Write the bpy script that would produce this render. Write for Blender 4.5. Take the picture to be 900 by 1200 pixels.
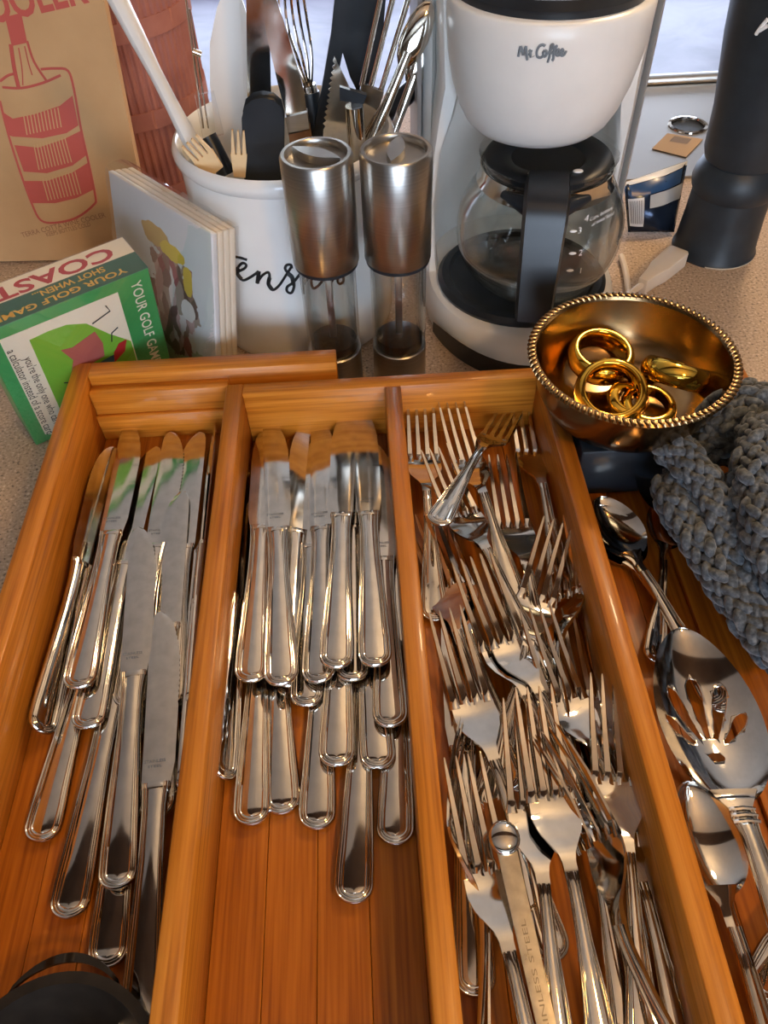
import bpy, bmesh, math, random
from mathutils import Vector, Matrix
import numpy as np
random.seed(7)
S = 0.01                      # everything below is written in centimetres
SC = bpy.context.scene
COL = SC.collection
for o in list(bpy.data.objects): bpy.data.objects.remove(o)

# ------------------------------------------------------------------ camera
def nz(v): v = np.array(v, float); return v/np.linalg.norm(v)
_dn = nz((35, 750, 900)); _Y = nz((-71, -1076.7, 900)); _Z = -_dn; _X = np.cross(_Y, _Z)
RW = np.array([_X, _Y, _Z])   # camera (x right, y down, z forward) -> world
CAM = np.array([0., 0., 45.]); F = 900.
def ray(px, py): return RW @ np.array([px-450., py-600., F])
def at(px, py, z=0.):
    d = ray(px, py); return Vector(CAM + (z-CAM[2])/d[2]*d)
def aty(px, py, y):
    d = ray(px, py); return Vector(CAM + y/d[1]*d)
cd = bpy.data.cameras.new('camera'); cam = bpy.data.objects.new('camera', cd); COL.objects.link(cam)
cd.sensor_fit = 'HORIZONTAL'; cd.sensor_width = 36; cd.lens = 36*F/900.; cd.clip_start = 0.01; cd.clip_end = 50
rx, ry, rz = RW @ np.array([1, 0, 0]), RW @ np.array([0, -1, 0]), RW @ np.array([0, 0, -1])
cam.matrix_world = Matrix(((rx[0], ry[0], rz[0], 0), (rx[1], ry[1], rz[1], 0), (rx[2], ry[2], rz[2], .45), (0, 0, 0, 1)))
SC.camera = cam
# ------------------------------------------------------------------ world, exposure
vs = SC.view_settings; vs.view_transform = 'Standard'; vs.look = 'None'; vs.gamma = 1; vs.use_curve_mapping = False
vs.exposure = 0.0
w = bpy.data.worlds.new('room_air'); SC.world = w; w.use_nodes = True
w.node_tree.nodes['Background'].inputs[0].default_value = (1.0, .93, .84, 1)
w.node_tree.nodes['Background'].inputs[1].default_value = 0.01
BACK_WIN = 7.5; FRONT_WIN = 13.5; BULB = 118.0; CEIL = 118.0
# ------------------------------------------------------------------ materials
def lin(c):
    return tuple((x/12.92 if x <= .04045 else ((x+.055)/1.055)**2.4) for x in [v/255. for v in c])
def mat(name, col, rough=.5, metal=0., srgb=True, trans=0., ior=1.45, coat=0., emit=0., alpha=1., sheen=0.):
    m = bpy.data.materials.new(name); m.use_nodes = True
    p = m.node_tree.nodes['Principled BSDF']
    c = lin(col) if srgb else col
    p.inputs['Base Color'].default_value = (*c, 1); p.inputs['Roughness'].default_value = rough
    p.inputs['Metallic'].default_value = metal; p.inputs['IOR'].default_value = ior
    p.inputs['Transmission Weight'].default_value = trans; p.inputs['Coat Weight'].default_value = coat
    p.inputs['Sheen Weight'].default_value = sheen
    if emit:
        p.inputs['Emission Color'].default_value = (*c, 1); p.inputs['Emission Strength'].default_value = emit
    p.inputs['Alpha'].default_value = alpha
    return m
def N(m, t, **kw):
    n = m.node_tree.nodes.new(t)
    for k, v in kw.items(): setattr(n, k, v)
    return n
def noise_color(m, cols, scale=(1, 1, 1), nscale=5., detail=4., tint=0., bump=0., rough=None, coords='Object', pos=None, dist=0.):
    t = m.node_tree; L = t.links; p = t.nodes['Principled BSDF']
    tc = N(m, 'ShaderNodeTexCoord'); mp = N(m, 'ShaderNodeMapping'); mp.inputs['Scale'].default_value = scale
    L.new(tc.outputs[coords], mp.inputs[0])
    src = mp.outputs[0]
    if tint:
        oi = N(m, 'ShaderNodeObjectInfo'); ad = N(m, 'ShaderNodeVectorMath', operation='ADD')
        cm = N(m, 'ShaderNodeVectorMath', operation='SCALE'); cm.inputs['Scale'].default_value = 40
        cb = N(m, 'ShaderNodeCombineXYZ')
        for k in range(3): L.new(oi.outputs['Random'], cb.inputs[k])
        L.new(cb.outputs[0], cm.inputs[0]); L.new(src, ad.inputs[0]); L.new(cm.outputs[0], ad.inputs[1]); src = ad.outputs[0]
    nt = N(m, 'ShaderNodeTexNoise'); nt.inputs['Scale'].default_value = nscale; nt.inputs['Detail'].default_value = detail
    nt.inputs['Distortion'].default_value = dist
    L.new(src, nt.inputs['Vector'])
    rp = N(m, 'ShaderNodeValToRGB'); els = rp.color_ramp.elements
    n = len(cols)
    while len(els) < n: els.new(.5)
    for i, c in enumerate(cols):
        els[i].position = pos[i] if pos else .28 + .44*i/(n-1); els[i].color = (*lin(c), 1)
    L.new(nt.outputs[0], rp.inputs[0]); out = rp.outputs[0]
    if tint:
        hv = N(m, 'ShaderNodeHueSaturation'); ma = N(m, 'ShaderNodeMapRange'); ma.inputs[3].default_value = 1-tint; ma.inputs[4].default_value = 1+tint
        L.new(oi.outputs['Random'], ma.inputs[0]); L.new(ma.outputs[0], hv.inputs['Value']); L.new(out, hv.inputs['Color']); out = hv.outputs[0]
    L.new(out, p.inputs['Base Color'])
    if bump:
        b = N(m, 'ShaderNodeBump'); b.inputs['Strength'].default_value = bump; b.inputs['Distance'].default_value = .0006
        L.new(nt.outputs[0], b.inputs['Height']); L.new(b.outputs[0], p.inputs['Normal'])
    if rough:
        mr = N(m, 'ShaderNodeMapRange'); mr.inputs[3].default_value = rough[0]; mr.inputs[4].default_value = rough[1]
        L.new(nt.outputs[0], mr.inputs[0]); L.new(mr.outputs[0], p.inputs['Roughness'])
    return m
WOODS = [(160, 92, 20), (195, 121, 36), (211, 139, 52)]
def wood(name, sc, cols=WOODS):
    return noise_color(mat(name, (190, 115, 50), .36, coat=.15), cols, sc, 1.6, 6., .08, .10)
W_Y = wood('bamboo_long', (260, 260, 7)[0:1]+(7, 260))      # grain runs along y
W_X = wood('bamboo_cross', (7, 260, 260))
W_F = wood('bamboo_floor', (260, 7, 260), [(132, 68, 10), (164, 92, 18), (184, 110, 30)])   # the floor strips get darker, more saturated colours
M = {}
M['steel'] = noise_color(mat('polished_steel', (216, 210, 200), .08, 1.), [(205, 199, 190), (222, 217, 208)], (1, 1, 1), 90., 3., 0, 0, (.03, .10))
M['blade'] = noise_color(mat('blade_steel', (214, 210, 202), .12, 1.), [(200, 196, 188), (220, 216, 208)], (1, 1, 1), 120., 5., 0, 0, (.04, .17))
M['brushed'] = noise_color(mat('brushed_steel', (178, 174, 168), .3, 1.), [(168, 164, 158), (190, 186, 180)], (1, 1, 260), 3., 3., 0, 0, (.24, .38))
M['satin'] = noise_color(mat('worn_flat_steel', (205, 196, 178), .3, 1.), [(188, 180, 162), (212, 204, 188)], (1, 1, 1), 200., 5., 0, .1, (.22, .42))
M['bowl'] = noise_color(mat('tarnished_brass', (160, 130, 92), .2, 1.), [(112, 88, 60), (166, 136, 96)], (1, 1, 1), 26., 4., 0, 0, (.13, .3))
M['gold'] = mat('gold_plate', (238, 196, 84), .09, 1.)
M['white'] = noise_color(mat('white_plastic', (232, 232, 228), .28), [(228, 228, 224), (236, 236, 232)], (1, 1, 1), 30.)
M['whitegloss'] = noise_color(mat('white_glaze', (234, 235, 233), .14, coat=.4), [(230, 231, 229), (238, 239, 237)], (1, 1, 1), 20.)
M['greyplastic'] = mat('grey_plastic', (176, 178, 180), .35)
M['black'] = noise_color(mat('black_plastic', (26, 28, 32), .32), [(22, 28, 34), (36, 42, 49)], (1, 1, 1), 40.)  # bluish cast of window reflections is mixed into the black
M['blackmatte'] = noise_color(mat('black_painted', (30, 33, 37), .45), [(28, 36, 42), (42, 50, 57)], (1, 1, 1), 50., 6.)  # black tinted blue in its colour to carry the window's reflection
M['darkmetal'] = noise_color(mat('dark_nonstick', (42, 38, 34), .35, .3), [(36, 32, 28), (52, 47, 42)], (1, 1, 1), 90.)
M['pepper'] = noise_color(mat('dark_grinder', (44, 38, 34), .35, .6), [(26, 22, 20), (74, 66, 58)], (1, 1, 1), 300.)
M['ink'] = mat('black_ink', (30, 32, 34), .5)
M['greyink'] = mat('grey_ink', (120, 130, 138), .5)
M['whiteink'] = mat('white_ink', (238, 240, 240), .5)
def glass_mat(name, tint=(1, 1, 1)):
    m = bpy.data.materials.new(name); m.use_nodes = True; t = m.node_tree; t.nodes.clear()
    o = t.nodes.new('ShaderNodeOutputMaterial'); mx = t.nodes.new('ShaderNodeMixShader'); tr = t.nodes.new('ShaderNodeBsdfTransparent')
    gl = t.nodes.new('ShaderNodeBsdfGlossy'); gl.inputs['Roughness'].default_value = .03; tr.inputs[0].default_value = (*tint, 1)
    fr = t.nodes.new('ShaderNodeLayerWeight'); fr.inputs[0].default_value = .32
    mp = t.nodes.new('ShaderNodeMapRange'); mp.inputs[3].default_value = .10; mp.inputs[4].default_value = .92
    t.links.new(fr.outputs['Facing'], mp.inputs[0])
    pw = t.nodes.new('ShaderNodeMath'); pw.operation = 'POWER'; pw.inputs[1].default_value = 1.6
    t.links.new(mp.outputs[0], pw.inputs[0]); t.links.new(pw.outputs[0], mx.inputs[0])
    t.links.new(tr.outputs[0], mx.inputs[1]); t.links.new(gl.outputs[0], mx.inputs[2]); t.links.new(mx.outputs[0], o.inputs[0])
    return m
M['glass'] = glass_mat('thin_clear_glass', (.97, .98, .97))
M['film'] = glass_mat('clear_plastic_film', (.96, .97, .98))

# ------------------------------------------------------------------ mesh helpers
class MB:
    def __init__(s): s.v = []; s.f = []
    def add(s, vs, fs):
        b = len(s.v); s.v += [Vector(v) for v in vs]; s.f += [tuple(i+b for i in f) for f in fs]; return s
    def box(s, a, b):
        (x0, y0, z0), (x1, y1, z1) = a, b
        return s.add([(x0, y0, z0), (x1, y0, z0), (x1, y1, z0), (x0, y1, z0), (x0, y0, z1), (x1, y0, z1), (x1, y1, z1), (x0, y1, z1)],
                     [(0, 3, 2, 1), (4, 5, 6, 7), (0, 1, 5, 4), (1, 2, 6, 5), (2, 3, 7, 6), (3, 0, 4, 7)])
    def lathe(s, prof, c=(0, 0, 0), n=48, a0=0., a1=2*math.pi):
        full = abs(a1-a0-2*math.pi) < 1e-6; m = n if full else n+1; k = len(prof); vs = []; fs = []
        for i in range(m):
            a = a0+(a1-a0)*i/n
            for r, z in prof: vs.append((c[0]+r*math.cos(a), c[1]+r*math.sin(a), c[2]+z))
        for i in range(n):
            j = (i+1) % m
            for q in range(k-1): fs.append((i*k+q, j*k+q, j*k+q+1, i*k+q+1))
        return s.add(vs, fs)
    def tube(s, pts, r, n=8, flat=None, cap=True, up=None):
        pts = [Vector(p) for p in pts]; m = len(pts); vs = []; fs = []
        rs = r if isinstance(r, (list, tuple)) else [r]*m
        u = None
        for i, p in enumerate(pts):
            t = (pts[min(i+1, m-1)]-pts[max(i-1, 0)]).normalized()
            if u is None:
                u = Vector(up) if up else (Vector((0, 0, 1)) if abs(t.z) < .9 else Vector((1, 0, 0)))
            u = (u-t*u.dot(t)).normalized(); b = t.cross(u)
            for j in range(n):
                a = 2*math.pi*j/n
                vs.append(p+(b*math.cos(a)*rs[i]+u*math.sin(a)*rs[i]*(flat if flat else 1)))
        for i in range(m-1):
            for j in range(n): fs.append((i*n+j, i*n+(j+1) % n, (i+1)*n+(j+1) % n, (i+1)*n+j))
        if cap: fs.append(tuple(range(n-1, -1, -1))); fs.append(tuple((m-1)*n+j for j in range(n)))
        return s.add(vs, fs)
    def prism(s, poly, o, ux, uy, th):       # polygon in the plane (o; ux, uy), thickness th along the normal
        o, ux, uy = Vector(o), Vector(ux), Vector(uy); nn = ux.cross(uy).normalized(); n = len(poly)
        a = [o+ux*p[0]+uy*p[1] for p in poly]; b = [q+nn*th for q in a]
        return s.add(a+b, [tuple(range(n-1, -1, -1)), tuple(range(n, 2*n))]+[(i, (i+1) % n, n+(i+1) % n, n+i) for i in range(n)])
    def ball(s, c, r, n=8, ax=None):
        c = Vector(c); vs = []; fs = []; R = ax if ax else Matrix.Identity(3)
        rr = r if isinstance(r, (tuple, list)) else (r, r, r); k = max(3, n//2)
        for i in range(1, k):
            t = math.pi*i/k
            for j in range(n):
                a = 2*math.pi*j/n
                vs.append(c+R @ Vector((rr[0]*math.sin(t)*math.cos(a), rr[1]*math.sin(t)*math.sin(a), rr[2]*math.cos(t))))
        vs += [c+R @ Vector((0, 0, rr[2])), c+R @ Vector((0, 0, -rr[2]))]; T = (k-1)*n; B = T+1
        for i in range(k-2):
            for j in range(n): fs.append((i*n+j, (i+1)*n+j, (i+1)*n+(j+1) % n, i*n+(j+1) % n))
        for j in range(n): fs.append((T, j, (j+1) % n)); fs.append((B, (k-2)*n+(j+1) % n, (k-2)*n+j))
        return s.add(vs, fs)
def obj(name, mb, m, parent=None, smooth=True, sharp=40, bevel=0., label=None, kind=None, loc=None, merge=1e-4, seg=2):
    off = Vector(loc) if loc is not None else (parent.location/S if parent is not None else Vector((0, 0, 0)))
    me = bpy.data.meshes.new(name); me.from_pydata([tuple((v-off)*S) for v in mb.v], [], mb.f)
    bm = bmesh.new(); bm.from_mesh(me); bmesh.ops.remove_doubles(bm, verts=bm.verts, dist=merge*S*10)
    if bevel: bmesh.ops.bevel(bm, geom=bm.edges[:], offset=bevel*S, segments=seg, affect='EDGES', profile=.5)
    bmesh.ops.recalc_face_normals(bm, faces=bm.faces)
    bm.to_mesh(me); bm.free()
    if smooth: me.shade_smooth(); me.set_sharp_from_angle(angle=math.radians(sharp))
    me.materials.append(m)
    o = bpy.data.objects.new(name, me); COL.objects.link(o)
    if parent is not None: o.parent = parent
    elif loc is not None: o.location = off*S
    if label: o['label'] = label
    if kind: o['kind'] = kind
    return o
def thing(name, label, cat, loc=(0, 0, 0), group=None):
    o = bpy.data.objects.new(name, None); COL.objects.link(o); o.location = Vector(loc)*S; o.empty_display_size = .01
    o['label'] = label; o['category'] = cat
    if group: o['group'] = group
    return o
def tag(o, label, cat, group=None):
    o['label'] = label; o['category'] = cat
    if group: o['group'] = group
    return o
def struct(name, mb, m, parent=None, **k): return obj(name, mb, m, parent, kind='structure' if parent is None else None, **k)
def dup(root, label=None):
    r = root.copy(); COL.objects.link(r)
    if label: r['label'] = label
    for ch in list(root.children):
        c = ch.copy(); COL.objects.link(c); c.parent = r
        for g in list(ch.children):
            d = g.copy(); COL.objects.link(d); d.parent = c
    return r
def frame(o, y, up, roll=0.):
    y = Vector(y).normalized(); z = Vector(up); z = (z-y*z.dot(y)).normalized()
    if roll: z = Matrix.Rotation(math.radians(roll), 3, y) @ z
    x = y.cross(z); o = Vector(o)*S
    return Matrix(((x[0], y[0], z[0], o[0]), (x[1], y[1], z[1], o[1]), (x[2], y[2], z[2], o[2]), (0, 0, 0, 1)))
def spline(pts, n=6):
    P = [Vector(p) for p in pts]; out = []
    for i in range(len(P)-1):
        a = P[max(i-1, 0)]; b = P[i]; c = P[i+1]; d = P[min(i+2, len(P)-1)]
        for k in range(n):
            t = k/n; out.append(.5*((2*b)+(c-a)*t+(2*a-5*b+4*c-d)*t*t+(3*b-a-3*c+d)*t**3))
    out.append(P[-1]); return out
def interp(x, xs, ys): return float(np.interp(x, xs, ys))
def text_pts(s, size, shear=0., bold=0.):
    c = bpy.data.curves.new('lettering', 'FONT'); c.body = s; c.size = size; c.shear = shear; c.offset = bold; c.align_x = 'CENTER'; c.align_y = 'CENTER'; c.resolution_u = 3
    o = bpy.data.objects.new('lettering', c); COL.objects.link(o); dg = bpy.context.evaluated_depsgraph_get()
    me = bpy.data.meshes.new_from_object(o.evaluated_get(dg)); vs = [v.co.copy() for v in me.vertices]; fs = [tuple(p.vertices) for p in me.polygons]
    bpy.data.objects.remove(o); bpy.data.meshes.remove(me); return vs, fs
def letters(mb, s, size, o, ux, uy, lift=.02, width=None, **k):   # flat print lying a hair above the plane (o; ux, uy)
    vs, fs = text_pts(s, size, **k); ux, uy = Vector(ux).normalized(), Vector(uy).normalized(); nn = ux.cross(uy)
    if not vs: return mb
    f = 1.
    if width: f = width/(max(v.x for v in vs)-min(v.x for v in vs))
    return mb.add([Vector(o)+ux*v.x*f+uy*v.y+nn*lift for v in vs], fs)

# ------------------------------------------------------------------ the room (setting)
plaster = noise_color(mat('cream_plaster', (226, 218, 204), .8), [(222, 214, 200), (230, 222, 208)], (1, 1, 1), 6.)
plaster_d = noise_color(mat('tan_wall_paint', (112, 100, 84), .8), [(108, 96, 80), (116, 104, 88)], (1, 1, 1), 6.)
darkwood = noise_color(mat('dark_beam_wood', (60, 42, 28), .5), [(44, 30, 20), (78, 56, 38)], (3, 60, 60), 1.)
floor_m = noise_color(mat('pale_stone_tile', (150, 144, 158), .42), [(84, 80, 92), (112, 108, 120), (130, 126, 138)], (1, 1, 1), 2.2, 6., 0, 0, None, 'Object', None, 1.5)
trim_m = mat('white_trim', (226, 226, 222), .4)
sky_m = mat('daylight_back', (214, 228, 255), .5, emit=BACK_WIN); sky_m.node_tree.nodes['Principled BSDF'].inputs['Base Color'].default_value = (0, 0, 0, 1)
sky_f = mat('daylight_front', (214, 232, 255), .5, emit=FRONT_WIN); sky_f.node_tree.nodes['Principled BSDF'].inputs['Base Color'].default_value = (0, 0, 0, 1)
struct('floor', MB().box((-260, -260, -94), (320, 490, -90)), floor_m, smooth=False)
struct('ceiling', MB().box((-260, -260, 150), (320, 490, 154)), plaster, smooth=False)
struct('wall_left', MB().box((-264, -260, -90), (-260, 490, 150)), plaster_d, smooth=False)
struct('wall_right', MB().box((320, -260, -90), (324, 490, 150)), plaster_d, smooth=False)
def wall_with_hole(name, y, x0, x1, z0, z1, m):
    mb = MB(); mb.box((-260, y, -90), (x0, y+4, 150)); mb.box((x1, y, -90), (320, y+4, 150)); mb.box((x0, y, -90), (x1, y+4, z0)); mb.box((x0, y, z1), (x1, y+4, 150))
    return struct(name, mb, m, smooth=False)
BW = (-120, 230, -80, 112); FW = (-60, 110, 20, 128)
wall_with_hole('wall_back', 490, *BW, plaster)
wall_with_hole('wall_front', -264, *FW, plaster_d)
def window(name, y, b, m, nx, nzz, sgn):
    x0, x1, z0, z1 = b
    p = struct(name, MB().box((x0, y, z0), (x1, y+.5, z1)), m, smooth=False)
    fr = MB()
    for i in range(nx+1):
        x = x0+(x1-x0)*i/nx; fr.box((x-3, y-2, z0), (x+3, y+2, z1))
    for i in range(nzz+1):
        z = z0+(z1-z0)*i/nzz; fr.box((x0, y-2, z-3), (x1, y+2, z+3))
    obj('window_frame', fr, trim_m, p, smooth=False)
window('window_1', -262, FW, sky_f, 2, 1, 1)
window('window_2', 491, BW, sky_m, 3, 1, -1)
# peninsula the tray stands on
lam = noise_color(mat('speckled_laminate', (176, 150, 124), .34), [(104, 92, 82), (182, 160, 136), (194, 172, 148), (228, 212, 194)], (1, 1, 1), 420., 2., 0, 0, None, 'Object', (.30, .42, .6, .72))
ct = thing('countertop', 'speckled tan laminate countertop under the bamboo tray and all the kitchenware', 'countertop', (0, 50, 0))
obj('worktop', MB().box((-170, -22, -4), (150, 113, 0)), lam, ct, smooth=False)
obj('cabinet_base', MB().box((-168, -14, -90), (148, 108, -4)), darkwood, ct, smooth=False)
obj('edge_strip', MB().box((-170, 113, -4), (150, 114.2, 0)), M['brushed'], ct, label='bright metal strip along the far edge', smooth=False)
# unseen dark ceiling beams, added to give the steel dark bands to reflect
for k, yb in enumerate((-130, 40, 300)):
    struct('trim_%d' % (k+1), MB().box((-260, yb-13, 134), (320, yb+13, 150)), darkwood, smooth=False)
# ceiling lamp
lamp_m = mat('lamp_glow', (255, 216, 165), .5, emit=BULB)
def pendant(x, y, z, r, m, label):
    cl = thing('pendant_light', label, 'lamp', (x, y, z))
    obj('globe', MB().ball((x, y, z), r, 20), m, cl)
    obj('cap', MB().lathe([(0, r+2.5), (1.5, r+2.5), (2.6, r+1), (3.2, r-.8), (0, r-1)], (x, y, z), 24), M['brushed'], cl)
    obj('cord', MB().tube([(x, y, z+r+2), (x, y, 150)], .3, 8), M['black'], cl)
pendant(62, 108, 100, 7, lamp_m, 'round warm globe pendant lamp hanging over the sink')
tung_m = mat('tungsten_glow', (255, 196, 118), .5, emit=CEIL)
pendant(46, -38, 98, 6, tung_m, 'smaller orange globe pendant lamp hanging over the near end of the counter')

# ------------------------------------------------------------------ bamboo tray
T = thing('cutlery_tray', 'expandable bamboo cutlery tray with orange-brown grain holding knives, forks and spoons', 'tray', (2, 24, 0))
Zr = 6.0; Zf = 1.0
def part(n, a, b, m, **k): return obj(n, MB().box(a, b), m, T, bevel=.08, sharp=60, seg=1, **k)
part('divider', (-11.05, -9.6, .3), (-9.75, 46.3, Zr), W_Y)
part('divider', (1.15, -8.4, .3), (2.4, 45, Zr), W_Y)
part('divider', (12.95, -9.6, .3), (14.25, 46.3, Zr), W_Y)
part('back_wall', (-9.75, 45, .3), (12.95, 46.3, Zr), W_X)
part('front_wall', (-9.75, -9.6, .3), (12.95, -8.4, Zr), W_X)
part('outer_wall', (-23.3, -10.8, .2), (-21.9, 49.3, 6.5), W_Y)
part('outer_wall', (27.4, -10.8, .2), (28.8, 46.2, 6.0), W_Y)
part('slide_rail', (-21.9, 47.6, .2), (-2.5, 49.3, 6.5), W_X)
part('end_wall', (-21.9, 46.5, 1), (-11.05, 47.6, 5.6), W_X)
part('end_ledge', (-21.9, 46.1, 1), (-11.05, 46.5, 3.5), W_X)
part('slide_rail', (14.25, 44.6, .2), (27.4, 46.2, 6.0), W_X)
part('front_wall', (-21.9, -10.8, .2), (-11.05, -9.6, 6.2), W_X)
part('front_wall', (14.25, -10.8, .2), (27.4, -9.6, 6.0), W_X)
def slats(x0, x1, n, y0, y1, z1):
    w_ = (x1-x0)/n
    for i in range(n):
        obj('floor_slat', MB().box((x0+i*w_+.015, y0, .3), (x0+(i+1)*w_-.015, y1, z1+.0)), W_F, T, bevel=.03, seg=1)
slats(-21.9, -11.05, 4, -9.6, 46.5, Zf); slats(-9.75, 1.15, 4, -8.4, 45, Zf); slats(2.4, 12.95, 4, -8.4, 45, Zf)
slats(14.25, 20.4, 2, -9.6, 44.6, Zf); slats(20.4, 27.4, 2, -9.6, 44.6, 1.35)

# ------------------------------------------------------------------ cutlery prototypes
RD = [0, .03, .08, .125, .17, .22, .27, .315, .365, .42, .50]
RZ = [0, .11, .17, .165, .115, .165, .175, .125, .165, .17, .105]
def handle_mesh(L, ws, wv, thick, zc, R=1.1, y_of=None, n=26, under=.75):
    # s = 0 at the neck, L at the rounded end; local y = y_of(s)
    ss = list(np.linspace(0, L-R, n)) + [L-R+R*math.sin(math.pi/2*k/10) for k in range(1, 11)]
    pts = []
    for s in ss:
        w0 = interp(s, ws, wv); t = max(0., (s-(L-R))/R); pts.append((w0*max(0, 1-t**2.3)**.5, s, w0))
    mb = MB(); K = len(RD); rows = []
    for side in (1, -1):
        vs = []
        for i, (x, s, w0) in enumerate(pts):
            a = pts[max(i-1, 0)]; b = pts[min(i+1, len(pts)-1)]
            tx, ts = b[0]-a[0], b[1]-a[1]
            if i == 0: nx_, ns_ = -1, 0
            elif i == len(pts)-1: nx_, ns_ = 0, -1
            else:
                l = math.hypot(tx, ts); nx_, ns_ = -ts/l, tx/l
            k = min(1., w0/1.0); T_ = interp(s/L, [0, .15, .8, 1], thick)
            row = []
            for q in range(K):
                d = RD[q]*k; px = max(0, x+nx_*d); ps = s+ns_*d
                if i > n+5: ps = min(ps, L-d)
                row.append((px, ps, RZ[q]*T_))
            mid = (0, row[-1][1], (RZ[-1]+.055)*T_)
            h = ((row[-1][0])*.5, row[-1][1], (RZ[-1]+.04)*T_)
            full = [(p[0], p[1], p[2]) for p in row]+[h, mid]+[(-h[0], h[1], h[2])]+[(-p[0], p[1], p[2]) for p in reversed(row)]
            for (fx, fs_, fz) in full:
                z = fz if side > 0 else -fz*under
                vs.append((fx, y_of(fs_), zc(fs_)+z))
        C = 2*K+3; fs = []
        for i in range(len(pts)-1):
            for j in range(C-1):
                fs.append((i*C+j, i*C+j+1, (i+1)*C+j+1, (i+1)*C+j))
        mb.add(vs, fs)
    return mb
def strip_mesh(ys, w, zt, zb, cols=7):
    # closed strip along y: w(y)->(xl, xr); zt/zb(y, t) surfaces, t in -1..1
    vs = []; fs = []; C = cols
    for surf in (zt, zb):
        for y in ys:
            xl, xr = w(y)
            for j in range(C):
                t = -1+2*j/(C-1); vs.append((xl+(xr-xl)*j/(C-1), y, surf(y, t)))
    n = len(ys); B = n*C
    for i in range(n-1):
        for j in range(C-1):
            fs.append((i*C+j, i*C+j+1, (i+1)*C+j+1, (i+1)*C+j)); fs.append((B+i*C+j, B+(i+1)*C+j, B+(i+1)*C+j+1, B+i*C+j+1))
        for j in (0, C-1): fs.append((i*C+j, (i+1)*C+j, B+(i+1)*C+j, B+i*C+j))
    for i in (0, n-1):
        for j in range(C-1): fs.append((i*C+j, i*C+j+1, B+i*C+j+1, B+i*C+j))
    return MB().add(vs, fs)
HK = 12.6; LB = 11.6
def make_knife(serr):
    r = thing('table_knife', '', 'knife')
    h = handle_mesh(HK, [0, .5, 1.5, 4, 8, 10.8, HK], [.80, .75, .68, .70, .92, 1.06, 1.06], [1.5, 1.45, 1.25, 1.0], lambda s: 0, R=1.0, y_of=lambda s: HK-s)
    h.add(*bolster()); obj('handle', h, M['steel'], r, sharp=50)
    ys = list(np.linspace(HK-.05, HK+LB-1.2, 60))+[HK+LB-1.2+1.2*math.sin(math.pi/2*k/9) for k in range(1, 10)]
    def wdt(y):
        s = y-HK
        xl = interp(s, [0, .3, 9.6, 10.8, 11.25, 11.48, LB], [-.80, -.84, -1.0, -.97, -.88, -.72, -.45]); xr = interp(s, [0, .3, 1.2, 6.6, 8.0, 9.2, 10.1, 10.8, 11.25, 11.5, LB], [.80, .84, .98, 1.04, .99, .83, .60, .32, .02, -.22, -.42])
        if serr and 4.6 < s < 11.1: xr -= .055*(int(round((y-HK)/.0) if False else round(s/.182)) % 2)
        return (xl, xr) if serr else (-xr, -xl)
    def zt(y, t): return interp(t if serr else -t, [-1, -.9, .35, 1], [.05, .075, .065, .012])
    bl_ = obj('blade', strip_mesh(ys, wdt, zt, lambda y, t: -zt(y, t), 9), M['blade'], r, sharp=25)
    if serr:
        e = MB(); letters(e, 'STAINLESS', .24, (-.15, HK+1.3, .078), (1, 0, 0), (0, 1, 0), .004, 1.2); letters(e, 'STEEL', .2, (-.15, HK+1.0, .078), (1, 0, 0), (0, 1, 0), .004, .8)
        obj('stamp', e, M['greyink'], r, smooth=False, label='tiny dark stamp').parent = bl_
    return r
def bolster():
    m = MB(); pr = [(-.80, .13), (-.74, .2), (-.2, .26), (.2, .26), (.74, .2), (.80, .13)]
    vs = []; ys = [HK-.35, HK-.28, HK-.08, HK]; sc = [.97, 1.0, 1.0, .94]
    ring = pr+[(x, -z) for x, z in reversed(pr)]
    for y, k in zip(ys, sc): vs += [(x*k, y, z*k) for x, z in ring]
    n = len(ring); fs = [(i*n+j, i*n+(j+1) % n, (i+1)*n+(j+1) % n, (i+1)*n+j) for i in range(3) for j in range(n)]+[tuple(range(n)), tuple(range(3*n, 4*n))]
    return vs, fs
FL = 19.6
def fz(y): return interp(y, [0, 2, 5, 8, 9.4, 10.8, 12.0, 13.0, 14.0, 16.6, 19.6], [.0, .18, .62, 1.05, 1.18, 1.0, .55, .15, .04, .34, 1.25])
_fy = np.linspace(0, FL, 95); _fzv = np.array([fz(y) for y in _fy])
for _ in range(4): _fzv[1:-1] = (_fzv[:-2]+_fzv[1:-1]*2+_fzv[2:])/4
def fzs(y): return float(np.interp(y, _fy, _fzv))
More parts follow.
